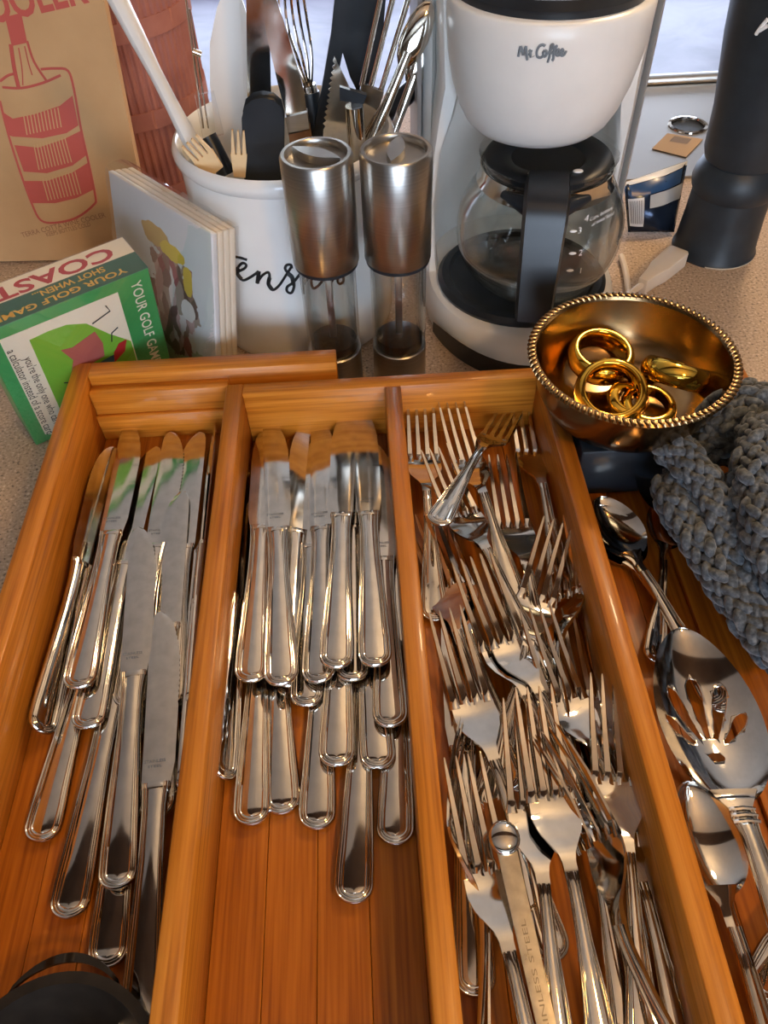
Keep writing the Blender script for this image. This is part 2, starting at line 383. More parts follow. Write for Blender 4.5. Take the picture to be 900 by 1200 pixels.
def make_fork(lab=''):
    r = thing('dinner_fork', lab, 'fork'); HL = 10.0
    obj('handle', handle_mesh(HL, [0, 1, 3, 6.2, 8.8, HL], [.34, .32, .38, .72, 1.0, 1.02], [1.25, 1.15, .9, .75], lambda s: fzs(HL-s), R=1.0, y_of=lambda s: HL-s), M['steel'], r, sharp=50)
    ys = list(np.linspace(HL-.05, 13.8, 24))
    def wd(y):
        v = interp(y, [HL-.1, 10.4, 10.9, 11.4, 12.0, 12.7, 13.8], [.34, .34, .44, .74, 1.10, 1.30, 1.26]); return -v, v
    def zt(y, t): return fzs(y)+interp(y, [HL, 10.6, 11.6, 13.8], [.16, .15, .09, .07])-(.0 if y < 11 else -.10*(t*t)*interp(y, [11, 12.5, 13.8], [0, 1, .8]))
    def zb(y, t): return zt(y, t)-interp(y, [HL, 10.6, 11.6, 13.8], [.32, .3, .19, .15])
    obj('head', strip_mesh(ys, wd, zt, zb, 9), M['steel'], r, sharp=50)
    for k in range(4):
        xc = (k-1.5)*.69; mb = MB(); vs = []; st = [13.6, 13.9, 14.4, 15.4, 16.9, 18.5, 19.35, 19.6]
        hw = [.36, .30, .225, .205, .175, .135, .08, .03]; th = [.075, .075, .08, .085, .08, .06, .04, .015]
        lean = [1., 1., .99, .98, .97, .97, .97, .97]
        for y, h, t, l in zip(st, hw, th, lean):
            z = fzs(y)+.0; zz = z+.08*((abs(k-1.5) == 1.5))
            for dx, dz in ((-h, -t*.5), (-h*.7, t), (h*.7, t), (h, -t*.5), (h*.7, -t), (-h*.7, -t)): vs.append((xc*l+dx, y, zz+dz))
        n = 6; m = len(st); fs = [(i*n+j, i*n+(j+1) % n, (i+1)*n+(j+1) % n, (i+1)*n+j) for i in range(m-1) for j in range(n)]+[tuple(range(n)), tuple(range((m-1)*n, m*n))]
        obj('tine', mb.add(vs, fs), M['steel'], r, sharp=50)
    return r
def spoon_bowl(y0, L, W, D, zbase, n=22, c=15, th=.07):
    ys = [y0+L*(1-math.cos(math.pi*(k+.02)/(n+.04)))/2 for k in range(n+1)]
    def hw(y):
        u = (y-y0)/L; u = min(max(u, 0), 1); return max(.02, W/2*(math.sin(math.pi*u**.88))**.52)
    def wd(y): return -hw(y), hw(y)
    def depth(y, t): u = (y-y0)/L; return -D*(max(0, math.sin(math.pi*min(max(u, 0.0), 1)))**.7)*(1-t*t)
    return strip_mesh(ys, wd, lambda y, t: zbase(y)+depth(y, t)+th, lambda y, t: zbase(y)+depth(y, t), c)
def make_spoon(L=15.6, HL=9.2, bl=5.2, bw=3.5, name='teaspoon'):
    r = thing(name, '', 'spoon'); k = L/15.6
    def z(y): return interp(y/L, [0, .3, .5, .62, .70, 1], [.1, .7, .85, .7, .75, .95])
    obj('handle', handle_mesh(HL, [0, 1, 4, 7, HL], [.3, .3, .42, .88, .92], [1.2, 1.1, .9, .8], lambda s: z(HL-s), R=.95, y_of=lambda s: HL-s), M['steel'], r, sharp=50)
    ys = list(np.linspace(HL-.05, L-bl+.5, 10))
    obj('neck', strip_mesh(ys, lambda y: (-interp(y, [HL, L-bl-.3, L-bl+.5], [.3, .3, .75]), interp(y, [HL, L-bl-.3, L-bl+.5], [.3, .3, .75])), lambda y, t: z(y)+.13-.04*t*t, lambda y, t: z(y)-.13+.04*t*t), M['steel'], r)
    obj('bowl', spoon_bowl(L-bl, bl, bw, .75*k, z), M['steel'], r, sharp=60)
    return r
used = {}
def put(kind, maker, label, tip, zt, end, ze, roll=0., scale=1., up=(0, 0, 1), group=None, tipL=None, dz=0.):
    A = at(*end, ze); B = at(*tip, zt)-Vector((0, 0, dz))
    if kind not in used: used[kind] = maker(); o = used[kind]
    else: o = dup(used[kind])
    o['label'] = label
    if group: o['group'] = group
    if tipL: A = B-(B-A).normalized()*tipL*scale
    o.matrix_world = frame(A, B-A, up, roll) @ Matrix.Scale(scale, 4)
    return o
GK1 = 'table knives in the left bin'; GK2 = 'table knives in the middle bin'; GF = 'dinner forks in the third bin'
def knife(label, tip, zt, end, ze, roll=0, plain=False, g=GK2): return put('kp' if plain else 'ks', lambda: make_knife(not plain), label, tip, zt, end, ze, roll, 1., group=g)
def fork(label, tip, zt, end, ze, roll=0, sc=1.): return put('fork', make_fork, label, tip, zt, end, ze, roll, sc, group=GF, tipL=FL, dz=1.2*sc if abs(roll) < 45 else .3)
# ------------------------------------------------------------------ knives, middle bin
knife('middle-bin knife lying full length on top, second from left, tiny stamp on handle', (322, 487), 2.2, (330, 804), 3.1)
knife('middle-bin knife half under the stamped knife, its handle leftmost of the front row', (314, 489), 1.9, (294, 800), 2.7, 0, True)
knife('middle-bin knife lying uppermost in the centre with the broad blade', (405, 481), 2.5, (394, 784), 3.5, 0, True)
knife('middle-bin knife uppermost on the right with a toothed blade', (426, 484), 2.5, (440, 782), 3.4)
knife('middle-bin knife nearest the fork divider, its blade half hidden and its handle end lower', (444, 520), 1.8, (458, 853), 2.5)
knife('middle-bin knife showing a thin dark blade left of the central knife', (379, 489), 1.7, (373, 801), 2.6, -8)
knife('middle-bin knife deep in the gap at the centre with a pale blade', (371, 505), 1.4, (359, 829), 1.9, 0, True)
knife('middle-bin knife with a dark brown blade tip leaning between two pale blades', (357, 489), 1.5, (338, 806), 1.9, 22, True)
knife('middle-bin knife peeking out below the two top right handles', (413, 500), 1.7, (413, 799), 2.4)
knife('middle-bin knife whose handle end is lowest on the left below the stamped knife', (312, 600), 1.5, (294, 968), 1.45)
knife('middle-bin knife whose short handle end shows right beside the lowest left one', (318, 590), 1.3, (331, 955), 1.35, 0, True)
knife('middle-bin knife with a handle end at the centre left of the longest one', (384, 620), 1.4, (371, 973), 1.4)
knife('middle-bin knife with its handle end resting on two others at the centre', (404, 560), 1.7, (394, 899), 2.1, 0, True)
knife('middle-bin knife with a handle end half covered by the one at the fork divider', (418, 570), 1.5, (444, 902), 1.8, 0, True)
knife('middle-bin knife reaching nearest the viewer, its whole handle on the bare bamboo', (431, 690), 1.5, (414, 1060), 1.4)
knife('middle-bin knife with a dim handle beside the fork divider, second nearest the viewer', (468, 640), 1.35, (463, 991), 1.4, 0, True)
knife('table knife standing on edge against the left divider of the middle bin, mirroring the bamboo', (288, 560), 2.0, (262, 914), 2.1, 58, True)
# ------------------------------------------------------------------ knives, left bin
knife('left-bin knife lying uppermost on the left with a toothed blade', (156, 506), 2.0, (91, 808), 2.8, 0, False, GK1)
knife('left-bin knife with its handle end just below the uppermost left knife', (168, 560), 1.6, (101, 855), 2.1, 0, True, GK1)
knife('left-bin knife with a handle end far to the left on bare bamboo', (140, 640), 1.4, (46, 988), 1.4, 0, True, GK1)
knife('left-bin knife with a long handle whose end lies second from left at the front', (166, 660), 1.7, (78, 1078), 1.4, 0, True, GK1)
knife('left-bin knife with a toothed blade lying on top in the centre', (172, 592), 2.6, (137, 1043), 2.1, 0, False, GK1)
knife('left-bin knife with its handle end under the top centre knife', (168, 740), 1.4, (125, 1136), 1.4, 0, False, GK1)
knife('left-bin knife nearest the viewer, its dark toothed blade along the divider', (199, 675), 2.3, (163, 1235), 2.4, 0, False, GK1)
knife('left-bin knife with a broad brown blade near the back wall', (209, 497), 1.7, (150, 830), 1.7, 0, False, GK1)
knife('left-bin knife with a narrow blade beside the broad brown one', (228, 506), 1.6, (196, 830), 1.6, 0, True, GK1)
knife('left-bin knife pressed on edge to the divider near the back wall', (247, 525), 2.2, (215, 835), 2.0, -60, True, GK1)
knife('left-bin knife whose square blade piece shows beside the top centre blade', (204, 620), 1.9, (184, 960), 1.6, 0, True, GK1)
knife('left-bin knife standing on edge against the outer wall', (128, 525), 2.2, (48, 860), 2.1, 58, True, GK1)
knife('left-bin knife showing only a thin edge along the divider', (236, 620), 2.0, (208, 930), 1.9, -70, True, GK1)

# ------------------------------------------------------------------ forks, third bin
fork('dinner fork at the back left of the fork bin, tines against the divider', (492, 463), 3.8, (508, 697), 1.5)
fork('dinner fork at the back beside the leftmost one, tines leaning right', (528, 469), 4.0, (588, 658), 2.3)
fork('dark dinner fork at the back right of the fork bin below the brass bowl', (612, 460), 3.0, (660, 705), 1.2)
fork('short fork lying askew at the back, its wide handle end pointing to the viewer', (604, 468), 2.6, (522, 598), 5.4, 0, .9)
fork('dinner fork with four pale tines just below the two at the back left', (508, 524), 4.4, (622, 760), 2.4)
fork('dinner fork with broad pale tines in the middle of the back half', (588, 532), 3.6, (640, 790), 1.2)
fork('dark fork at the left divider with thin dark tines', (499, 598), 3.2, (585, 880), 1.2, -22)
fork('second dark fork nested beside the thin dark tines', (512, 602), 2.8, (600, 890), 1.1, -22)
fork('dinner fork with a wide pale head lying at the right of the middle', (652, 607), 4.3, (585, 880), 1.2, 8)
fork('fork on its side between the wide pale head and the right wall', (671, 612), 3.0, (668, 905), 1.6, -50)
fork('dark brown fork against the right wall of the bin', (676, 712), 2.5, (766, 1060), 1.2)
fork('upper fork of a nested pair lying on top in the middle of the fork bin', (555, 648), 5.0, (668, 905), 1.6)
fork('lower fork of the nested pair on top in the middle of the fork bin', (545, 652), 4.5, (655, 915), 1.3)
fork('fork with four slanting pale tines lying across the centre right', (622, 708), 4.6, (725, 960), 1.4, 6)
fork('dark headed fork at the left divider in the middle of the bin', (520, 712), 4.2, (632, 1068), 1.2)
fork('tall tined fork uppermost at the centre front', (624, 802), 5.2, (696, 1180), 2.4)
fork('fork nested under the tall tined one at the centre front', (610, 816), 4.5, (654, 1215), 1.9)
fork('fork turned on its side at the centre front with its tines edge on', (660, 850), 5.2, (785, 1180), 3.4, -62)
fork('fork with four bright tines at the front right of the bin', (712, 788), 4.6, (752, 1200), 2.0)
fork('fork whose striped handle runs under the front right forks', (654, 800), 2.6, (728, 1178), 1.6)
fork('front fork at the left with slanting tines beside the flat handled spreader', (541, 884), 3.9, (622, 1240), 2.2)
fork('fork whose handle end loops out at the front right of the bin', (694, 830), 2.4, (782, 1172), 1.3)
knife('table knife in the fork bin with its handle end at the front left', (536, 760), 1.4, (558, 1170), 1.4, 0, True, GF)
fork('fork standing on edge along the left divider at the front', (522, 850), 2.4, (546, 1130), 1.9, 66)
def make_spreader():
    r = thing('flat_handled_spreader', '', 'spreader'); L = 15.
    obj('strip', strip_mesh(list(np.linspace(0, L-.3, 20)), lambda y: (-interp(y, [0, L], [.40, .50]), interp(y, [0, L], [.40, .50])), lambda y, t: .09-.02*t**6, lambda y, t: -.09), M['satin'], r, sharp=50)
    obj('round_end', MB().ball((0, L, .12), (.80, .86, .34), 24), M['steel'], r)
    e = MB(); letters(e, 'STAINLESS STEEL', .34, (0, 8.6, .10), (0, 1, 0), (-1, 0, 0), .0, 5.4); obj('engraving', e, mat('engraved_line', (150, 140, 122), .5, .8), r)
    return r
put('spr', make_spreader, 'flat steel handle with a round domed end at the front of the fork bin', (589, 975), 4.4, (640, 1200), 3.4, tipL=15.3)

# ------------------------------------------------------------------ spoons, right bin
sp = put('spoon', lambda: make_spoon(), 'teaspoon with a bright bowl beside the fork divider, upper right bin', (702, 584), 2.3, (800, 760), 1.5, 0, 1.06, tipL=15.6, dz=.9)
put('spoon', None, 'teaspoon nested under the bright one beside the fork divider', (700, 594), 2.0, (806, 766), 1.2, 0, 1.06, tipL=15.6, dz=.9)
put('spoon', None, 'spoon half hidden by the grey crochet and the bowl, its tip pale', (756, 537), 3.4, (850, 700), 2.0, 0, 1.1, tipL=15.6, dz=.9)
put('spoon', None, 'slender spoon handle lying straight between teaspoon and slotted spoon', (776, 560), 1.6, (764, 776), 1.7, 20, .85)
put('spoon', None, 'tablespoon lying along the fork divider below the slotted spoon', (806, 918), 2.7, (884, 1190), 2.2, 0, 1.12, tipL=15.6, dz=.9)
put('spoon', None, 'spoon handle end at the lower right corner of the photo', (990, 960), 1.8, (884, 1170), 1.8, 0, 1.1)
def make_slotted():
    r = thing('slotted_spoon', '', 'spoon'); HL = 14.; L = 25.5; bl = 11.3; bw = 6.0
    def z(y): return interp(y/L, [0, .3, .5, .57, .64, 1], [.1, 1.1, 1.0, .8, .9, 1.2])
    obj('handle', handle_mesh(HL, [0, .6, 1.2, 4, 10, HL], [.62, .7, .5, .6, 1.1, 1.15], [1.5, 1.4, 1.0, .9], lambda s: z(HL-s), R=1.1, y_of=lambda s: HL-s), M['steel'], r, sharp=50)
    cl_ = MB()
    for yy in (HL-.1, HL-.45, HL-.8): cl_.tube([(-.68, yy, z(yy)+.1), (0, yy, z(yy)+.27), (.68, yy, z(yy)+.1)], .14, 8)
    obj('collar', cl_, M['steel'], r)
    ys = list(np.linspace(HL-.05, L-bl+.9, 10))
    nw = lambda y: interp(y, [HL, L-bl-.5, L-bl+.9], [.6, .45, 1.3])
    obj('neck', strip_mesh(ys, lambda y: (-nw(y), nw(y)), lambda y, t: z(y)+.13-.06*t*t-(.10 if y > L-bl+.4 else 0), lambda y, t: z(y)-.15+.04*t*t-(.10 if y > L-bl+.4 else 0)), M['steel'], r)
    b = obj('bowl', spoon_bowl(L-bl, bl, bw, 1.25, z, 40, 31), M['steel'], r, sharp=60)
    cut = MB(); yc = L-bl+3.2
    def petal(pts, ws):
        c = spline([(x, y, 0) for x, y in pts], 5); n = len(c); l = []; rr = []
        for i, p in enumerate(c):
            t = (c[min(i+1, n-1)]-c[max(i-1, 0)]).normalized(); nn = Vector((-t.y, t.x, 0)); wv = interp(i/(n-1), [0, .75, 1], ws)
            l.append(p+nn*wv); rr.append(p-nn*wv)
        e = c[-1]; t = (c[-1]-c[-2]).normalized(); nn = Vector((-t.y, t.x, 0)); wv = ws[2]
        cap = [e+nn*wv*math.cos(a)+t*wv*math.sin(a) for a in np.linspace(.4, math.pi-.4, 5)]
        poly = l+cap+rr[::-1]; cut.prism([(p.x, p.y) for p in poly], (0, 0, -3), (1, 0, 0), (0, 1, 0), 6)
    for th, r1, hw in ((0, 4.7, .40), (21, 4.3, .37), (-21, 4.3, .37), (46, 3.1, .33), (-46, 3.1, .33)):
        c_, s_ = math.cos(math.radians(th)), math.sin(math.radians(th))
        petal([(s_*1.25, yc+c_*1.25), (s_*(1.25+r1)/2*1.0, yc+c_*(1.25+r1)/2), (s_*r1*.93, yc+c_*r1)], [.10, hw, hw*.85])
    petal([(-.3, yc-.1), (0, yc), (.3, yc-.1)], [.2, .3, .2])
    co = obj('cutter', cut, M['steel'])
    md = b.modifiers.new('slots', 'BOOLEAN'); md.object = co; md.operation = 'DIFFERENCE'; md.solver = 'EXACT'
    dg = bpy.context.evaluated_depsgraph_get(); me = bpy.data.meshes.new_from_object(b.evaluated_get(dg)); b.modifiers.clear(); b.data = me
    bpy.data.objects.remove(co)
    return r
put('slot', make_slotted, 'large slotted serving spoon with five petal shaped slots in the right bin', (798, 738), 3.5, (856, 938), 3.2, 0, .97, tipL=25.5, dz=1.16)

# ------------------------------------------------------------------ black cup at the lower left
c0 = at(62, 1300, 3.2); kc = thing('measuring_cup', 'dark round cup with a slotted lug handle at the lower left corner', 'cup', (c0.x, c0.y, 1))
obj('cup_body', MB().lathe([(0, .2), (3.6, .2), (4.6, 2.6), (5.0, 3.2), (5.05, 3.35), (4.55, 3.4), (4.2, 2.4), (3.3, .6), (0, .6)], (c0.x, c0.y, 1), 48), M['darkmetal'], kc)
n_ = 18
bs = lambda x: (4.95**2-x*x)**.5-.12
def lugband(lo, hi):
    m = MB()
    for i in range(n_):
        xa, xb = -2.7+5.4*i/n_, -2.7+5.4*(i+1)/n_; sa, sb = math.sin(math.pi*i/n_)**.5, math.sin(math.pi*(i+1)/n_)**.5
        m.prism([(xa, bs(xa)+lo*sa-.02), (xb, bs(xb)+lo*sb-.02), (xb, bs(xb)+hi*sb), (xa, bs(xa)+hi*sa)], (c0.x-.1, c0.y, 4.05), (1, 0, 0), (0, 1, 0), .24)
    return m
lg = lugband(.62, 1.0); lg2 = lugband(-.1, .22); lg.add(lg2.v, lg2.f); obj('lug_handle', lg, M['darkmetal'], kc, sharp=30)
# ------------------------------------------------------------------ surface drawing helper
def march(px, py, rf, c, z0, z1):
    d = Vector(ray(px, py)); d.normalize(); o = Vector(CAM); t = 40.
    while t < 130:
        p = o+d*t
        if z0 <= p.z <= z1 and math.hypot(p.x-c[0], p.y-c[1]) < rf(p.z): return o+d*(t-.04)
        t += .04
    return None
def strokes(lines, org, sc, rf, c, z0, z1, rad, flat=.4):
    mb = MB()
    for l in lines:
        pts = [march(org[0]+x/sc, org[1]+y/sc, rf, c, z0, z1) for x, y in [(p.x, p.y) for p in spline([(a, b, 0) for a, b in l], 5)]]
        pts = [p for p in pts if p is not None]
        if len(pts) > 1: mb.tube(pts, rad, 6)
    return mb
# ------------------------------------------------------------------ mills
def mill(x, y, ang, label):
    t = thing('spice_mill', label, 'mill', (x, y, 0), 'clear glass spice mills with steel tops')
    obj('base', MB().lathe([(0, 0), (2.2, 0), (2.25, .1), (2.25, 4.0), (2.15, 4.1), (0, 4.1)], (x, y, 0), 48), M['brushed'], t)
    obj('grinder', MB().lathe([(0, 4.1), (1.95, 4.1), (1.9, 4.9), (.7, 5.2), (0, 5.2)], (x, y, 0), 32), M['pepper'], t)
    obj('glass_tube', MB().lathe([(2.2, 4.1), (2.2, 12.4)], (x, y, 0), 48), M['glass'], t)
    obj('glass_lining', MB().lathe([(1.98, 4.2), (1.98, 12.4)], (x, y, 0), 48), M['glass'], t)
    obj('shaft', MB().box((x-.28, y-.28, 4.6), (x+.28, y+.28, 13)), M['brushed'], t, bevel=.05)
    obj('seal_ring', MB().lathe([(2.0, 12.0), (2.44, 12.0), (2.44, 12.35), (2.0, 12.35)], (x, y, 0), 48), M['black'], t)
    obj('cap', MB().lathe([(0, 12.3), (2.5, 12.3), (2.55, 12.4), (2.55, 20.3), (2.42, 20.5), (2.2, 20.5), (2.1, 20.35), (2.1, 20.0), (0, 20.0)], (x, y, 0), 64), M['brushed'], t)
    k = MB(); u = Vector((math.cos(ang), math.sin(ang), 0)); v = Vector((-u.y, u.x, 0))
    lens = [(2.0*math.cos(a) if False else -1.95+3.9*i/12, .62*math.sin(math.pi*i/12)) for i, a in enumerate(np.linspace(0, math.pi, 13))]
    poly = lens+[(px, -py) for px, py in reversed(lens[1:-1])]
    k.prism(poly, Vector((x, y, 20.0)), u, v, .55); obj('turn_grip', k, M['brushed'], t, sharp=30)
    return t
mill(-2.75, 52.8, -.55, 'left of the two clear mills with steel tops, in front of the white crock')
mill(2.75, 52.8, 1.35, 'right of the two clear mills with steel tops, beside the coffee maker')
# ------------------------------------------------------------------ utensil crock
PC = (-5.8, 63.9); PH = 17.4
def pr_(z): return interp(z, [0, .4, 1.2, 16, 16.4, 16.9, 17.4], [8.1, 8.4, 8.55, 8.65, 9.0, 9.05, 8.8])
t = thing('utensil_crock', 'tall white glazed crock with a black script word, full of kitchen tools', 'crock', (PC[0], PC[1], 0))
obj('crock_body', MB().lathe([(0, 0), (7.9, 0)]+[(pr_(z), z) for z in (.15, .4, 1.2, 6, 11, 16, 16.4, 16.9, 17.3)]+[(8.6, 17.45), (8.35, 17.2), (8.2, 16), (8.0, 1.2), (0, 1.0)], (PC[0], PC[1], 0), 72), M['whitegloss'], t)
SCR = [[(165, 145), (200, 152), (235, 163)],
       [(186, 228), (222, 210), (230, 190), (208, 182), (184, 208), (184, 245), (212, 276), (250, 262), (300, 228)],
       [(302, 228), (298, 260), (292, 290)], [(292, 290), (318, 252), (352, 232), (360, 262), (352, 300), (376, 330), (412, 306), (450, 250), (482, 200)],
       [(482, 212), (478, 192), (456, 192), (446, 212), (462, 238), (486, 262), (496, 306), (482, 346), (458, 340), (458, 314), (492, 288), (530, 240)],
       [(540, 176), (548, 250), (548, 350)], [(548, 300), (574, 262), (604, 206)], [(604, 206), (592, 282), (606, 322), (650, 284), (676, 220)], [(612, 182), (614, 190)],
       [(672, 190), (664, 270), (690, 296), (720, 262), (762, 196)], [(762, 196), (744, 214), (762, 246), (770, 280), (748, 296), (738, 272), (776, 220), (782, 178)]]
obj('lettering', strokes(SCR, (240, 270), 4.737, pr_, PC, 0, 16, .12), M['ink'], t, label='black handwritten script lettering')
obj('lettering_shading', strokes([[(300, 226), (296, 262), (292, 290)], [(360, 262), (354, 296), (374, 326)], [(462, 238), (486, 262), (492, 300)], [(184, 208), (183, 240), (206, 270)]], (240, 270), 4.737, pr_, PC, 0, 16, .19), M['ink'], t)
# ------------------------------------------------------------------ tools in the crock
TG = 'kitchen tools standing in the white crock'
def q(px, py, y): return aty(px, py, y)
def tool(name, label, cat): return thing(name, label, cat, (PC[0], PC[1], 1.2), TG)
def flat_shape(poly, y, th, lean=0.):
    mb = MB(); pts = [aty(px, py, y+lean*(200-py)/200.) for px, py in poly]; n = len(pts); nn = Vector((0, 1, 0))
    b = [p+nn*th for p in pts]
    return mb.add(pts+b, [tuple(range(n)), tuple(range(2*n-1, n-1, -1))]+[(i, (i+1) % n, n+(i+1) % n, n+i) for i in range(n)])
def rod(p0, p1, y0, y1, r, flat=None, n=12): # radii can be a list
    a, b = aty(*p0, y0), aty(*p1, y1); k = len(r) if isinstance(r, list) else 2
    return MB().tube([a.lerp(b, i/(k-1)) for i in range(k)], r, n, flat)
t = tool('serving_spoon', 'white plastic serving spoon handle leaning out to the left of the crock', 'spoon')
obj('handle', rod((248, 214), (118, -40), 62, 59, [.5, .85, .95, .8, .75, .9, 1.0, 1.05], .6), M['white'], t)
t = tool('whisk_tester', 'thin wire tool with a clear sheath and black grip at the left of the crock', 'tool')
obj('wire', rod((238, 150), (214, -30), 62, 62, .09), M['steel'], t)
obj('wire', rod((244, 150), (222, 10), 62.3, 62.3, .07), M['steel'], t)
obj('clip', rod((226, 60), (236, 64), 62, 62, .22), M['steel'], t)
obj('sheath', flat_shape([(228, 112), (250, 108), (262, 158), (238, 164)], 61.6, .3), M['film'], t)
obj('grip', rod((243, 160), (266, 205), 62, 61, .75), M['black'], t)
t = tool('pie_server', 'broad pale leaf shaped server behind the bamboo fork', 'server')
obj('blade', flat_shape([(264, 205), (252, 150), (246, 100), (246, 50), (254, 10), (266, -20), (280, -12), (290, 20), (293, 70), (292, 130), (290, 205)], 67, .25, 1.5), mat('pale_blade', (226, 222, 216), .25), t, smooth=False)
def bfork(label, p0, p1, y, w_):
    t = tool('bamboo_fork', label, 'fork'); a, b = aty(*p0, y), aty(*p1, y); d = (b-a).normalized(); x = d.cross(Vector((0, -1, 0))).normalized(); mb = MB(); L = (b-a).length
    bm_ = mat('pale_bamboo', (226, 196, 150), .5)
    obj('shaft', MB().prism([(-w_*.7, 0), (w_*.7, 0), (w_, L*.5), (-w_, L*.5)], a, x, d, .25), bm_, t, smooth=False)
    for k in range(3 if w_ < .9 else 4):
        n = 3 if w_ < .9 else 4; cx = -w_+w_*2*(k+.5)/n; h = w_/n*.72
        obj('prong', MB().prism([(cx-h, L*.5), (cx+h, L*.5), (cx+h*.4, L), (cx-h*.4, L)], a, x, d, .25), bm_, t, smooth=False)
bfork('small bamboo fork leaning inside the left rim of the crock', (254, 200), (222, 164), 59.0, .95)
bfork('small bamboo fork standing upright left of the black round handle', (281, 206), (279, 152), 58.4, .62)
t = tool('kitchen_knife', 'knife standing point up with a broad grey blade behind the black round handle', 'knife')
obj('blade', flat_shape([(292, 210), (290, 120), (288, -40), (314, -40), (318, 120), (322, 210)], 63.5, .2), M['blade'], t, smooth=False)
t = tool('spatula_handle', 'short black rounded tool handle at the front of the crock', 'handle')
obj('grip', flat_shape([(291, 215), (289, 170), (288, 140), (291, 128), (298, 122), (308, 120), (318, 122), (325, 128), (328, 140), (328, 215)], 58.5, 1.3), M['black'], t, bevel=.3)
t = tool('carving_knife', 'narrow steel knife blade with a wooden collar leaning right of the black handle', 'knife')
obj('blade', flat_shape([(336, 138), (326, 100), (312, 40), (306, -20), (318, -20), (340, 50), (356, 105), (360, 135)], 61, .3), M['blade'], t, smooth=False)
obj('bolster', flat_shape([(334, 138), (360, 132), (363, 152), (338, 158)], 60.8, .8), M['brushed'], t, smooth=False)
obj('handle', flat_shape([(338, 156), (363, 151), (372, 215), (346, 220)], 60.8, 1.0), noise_color(mat('old_wood', (120, 86, 60), .6), [(100, 70, 46), (140, 104, 74)], (1, 1, 1), 60.), t, smooth=False)
t = tool('wire_whisk', 'steel whisk with a dark twisted head and black grip in the middle of the crock', 'whisk')
for k in range(6):
    dx = (k-2.5)*5; c_ = spline([aty(364, 112, 65), aty(352+dx*1.1, 70, 64+abs(k-2.5)*.3), aty(340+dx*1.6, 25, 64+k*.3), aty(336+dx*1.2, -30, 64.5)], 6); obj('wire', MB().tube(c_, .11, 6), M['steel'], t)
obj('grip', rod((362, 108), (378, 200), 65, 64, .85), M['black'], t)
obj('ferrule', rod((360, 100), (364, 114), 65, 64.9, .7), M['steel'], t)
t = tool('black_turner', 'black nylon turner with a dark broad slotted head at the centre of the crock', 'turner')
obj('head', flat_shape([(420, 110), (410, 90), (398, 50), (394, 0), (394, -40), (452, -40), (452, 0), (448, 50), (436, 92), (428, 110)], 68, .4), M['black'], t, smooth=False)
obj('shaft', rod((424, 105), (425, 200), 68, 66, .6), M['black'], t)
t = tool('black_server', 'thin black nylon handle leaning between whisk and turner', 'handle')
obj('shaft', flat_shape([(364, 175), (376, 110), (388, 40), (396, -40), (412, -40), (402, 60), (390, 120), (382, 175)], 63.5, .6), M['black'], t, smooth=False)
t = tool('toothed_peeler', 'small steel peeler with a toothed edge in front of the turner', 'peeler')
teeth = [(379, 152)]
for k in range(12): teeth += [(379+k*1.05+2.2, 148-k*6.6), (378.5+k*1.05, 144.7-k*6.6)]
obj('blade', flat_shape(teeth+[(392, 66), (412, 108), (410, 170), (378, 172)], 60.5, .15), M['blade'], t, smooth=False)
obj('bar', flat_shape([(398, 102), (430, 112), (426, 122), (398, 118)], 60.3, .5), M['black'], t, smooth=False)
obj('grip', rod((415, 124), (420, 190), 60.5, 60.5, .7), M['steel'], t)
t = tool('serving_tongs', 'steel channel tongs leaning to the right in the crock', 'tongs')
for k, (a, b) in enumerate((((424, 100), (454, -40)), ((434, 104), (470, -40)), ((446, 108), (490, -40)))):
    obj('arm', rod(a, b, 63+k*.5, 64+k*.5, .42, .5), M['steel'], t)
obj('crossbar', flat_shape([(424, 98), (450, 108), (448, 116), (422, 106)], 62.6, .4), M['steel'], t, smooth=False)
obj('leg', flat_shape([(424, 106), (448, 114), (430, 190), (410, 186)], 63.2, .3), M['steel'], t, smooth=False)
t = tool('long_spoon', 'steel spoon leaning far right out of the crock', 'spoon')
obj('handle', rod((428, 185), (478, 62), 62, 64, [.5, .45, .4, .35]), M['steel'], t)
ax = (aty(498, 15, 65)-aty(470, 80, 64)).normalized(); R_ = frame((0, 0, 0), ax, (0, -1, .3)).to_3x3()
obj('bowl', MB().ball(aty(487, 42, 64.6), (1.05, 2.4, .4), 16, R_), M['steel'], t)
t = tool('dark_spoon', 'dark spoon with a black tip behind the long steel spoon', 'spoon')
ax = (aty(508, 40, 68)-aty(482, 95, 67)).normalized(); R_ = frame((0, 0, 0), ax, (0, -1, .3)).to_3x3()
obj('bowl', MB().ball(aty(497, 62, 68), (1.1, 2.6, .4), 16, R_), M['steel'], t)
obj('handle', rod((486, 88), (452, 180), 67.5, 66, .4), M['steel'], t)
t = tool('ladle_grip', 'black tool grip sticking out at the right rim of the crock', 'handle')
obj('grip', rod((440, 150), (488, 98), 69, 70, [.5, .6, .75, .85, .7]), M['black'], t)
# ------------------------------------------------------------------ coffee maker
cx, cy = 14.8, 62.6
t = thing('coffee_maker', 'white drip coffee maker with a black handled glass carafe', 'coffee maker', (cx, cy+3, 0))
def outline(hw, yb, yf, n=18):
    # flat back at yb, half-round front reaching yf
    pts = [(cx+hw, yb), (cx-hw, yb)]
    yc = cy+1
    for i in range(n+1):
        a = math.pi+math.pi*i/n; pts.append((cx+hw*math.cos(a), yc+(yc-yf)*math.sin(a)))
    return pts
def loft(levels):
    mb = MB(); n = len(levels[0][1]); vs = []; fs = []
    for z, p in levels: vs += [(x, y, z) for x, y in p]
    for i in range(len(levels)-1):
        for j in range(n): fs.append((i*n+j, i*n+(j+1) % n, (i+1)*n+(j+1) % n, (i+1)*n+j))
    fs += [tuple(range(n-1, -1, -1)), tuple((len(levels)-1)*n+j for j in range(n))]
    return mb.add(vs, fs)
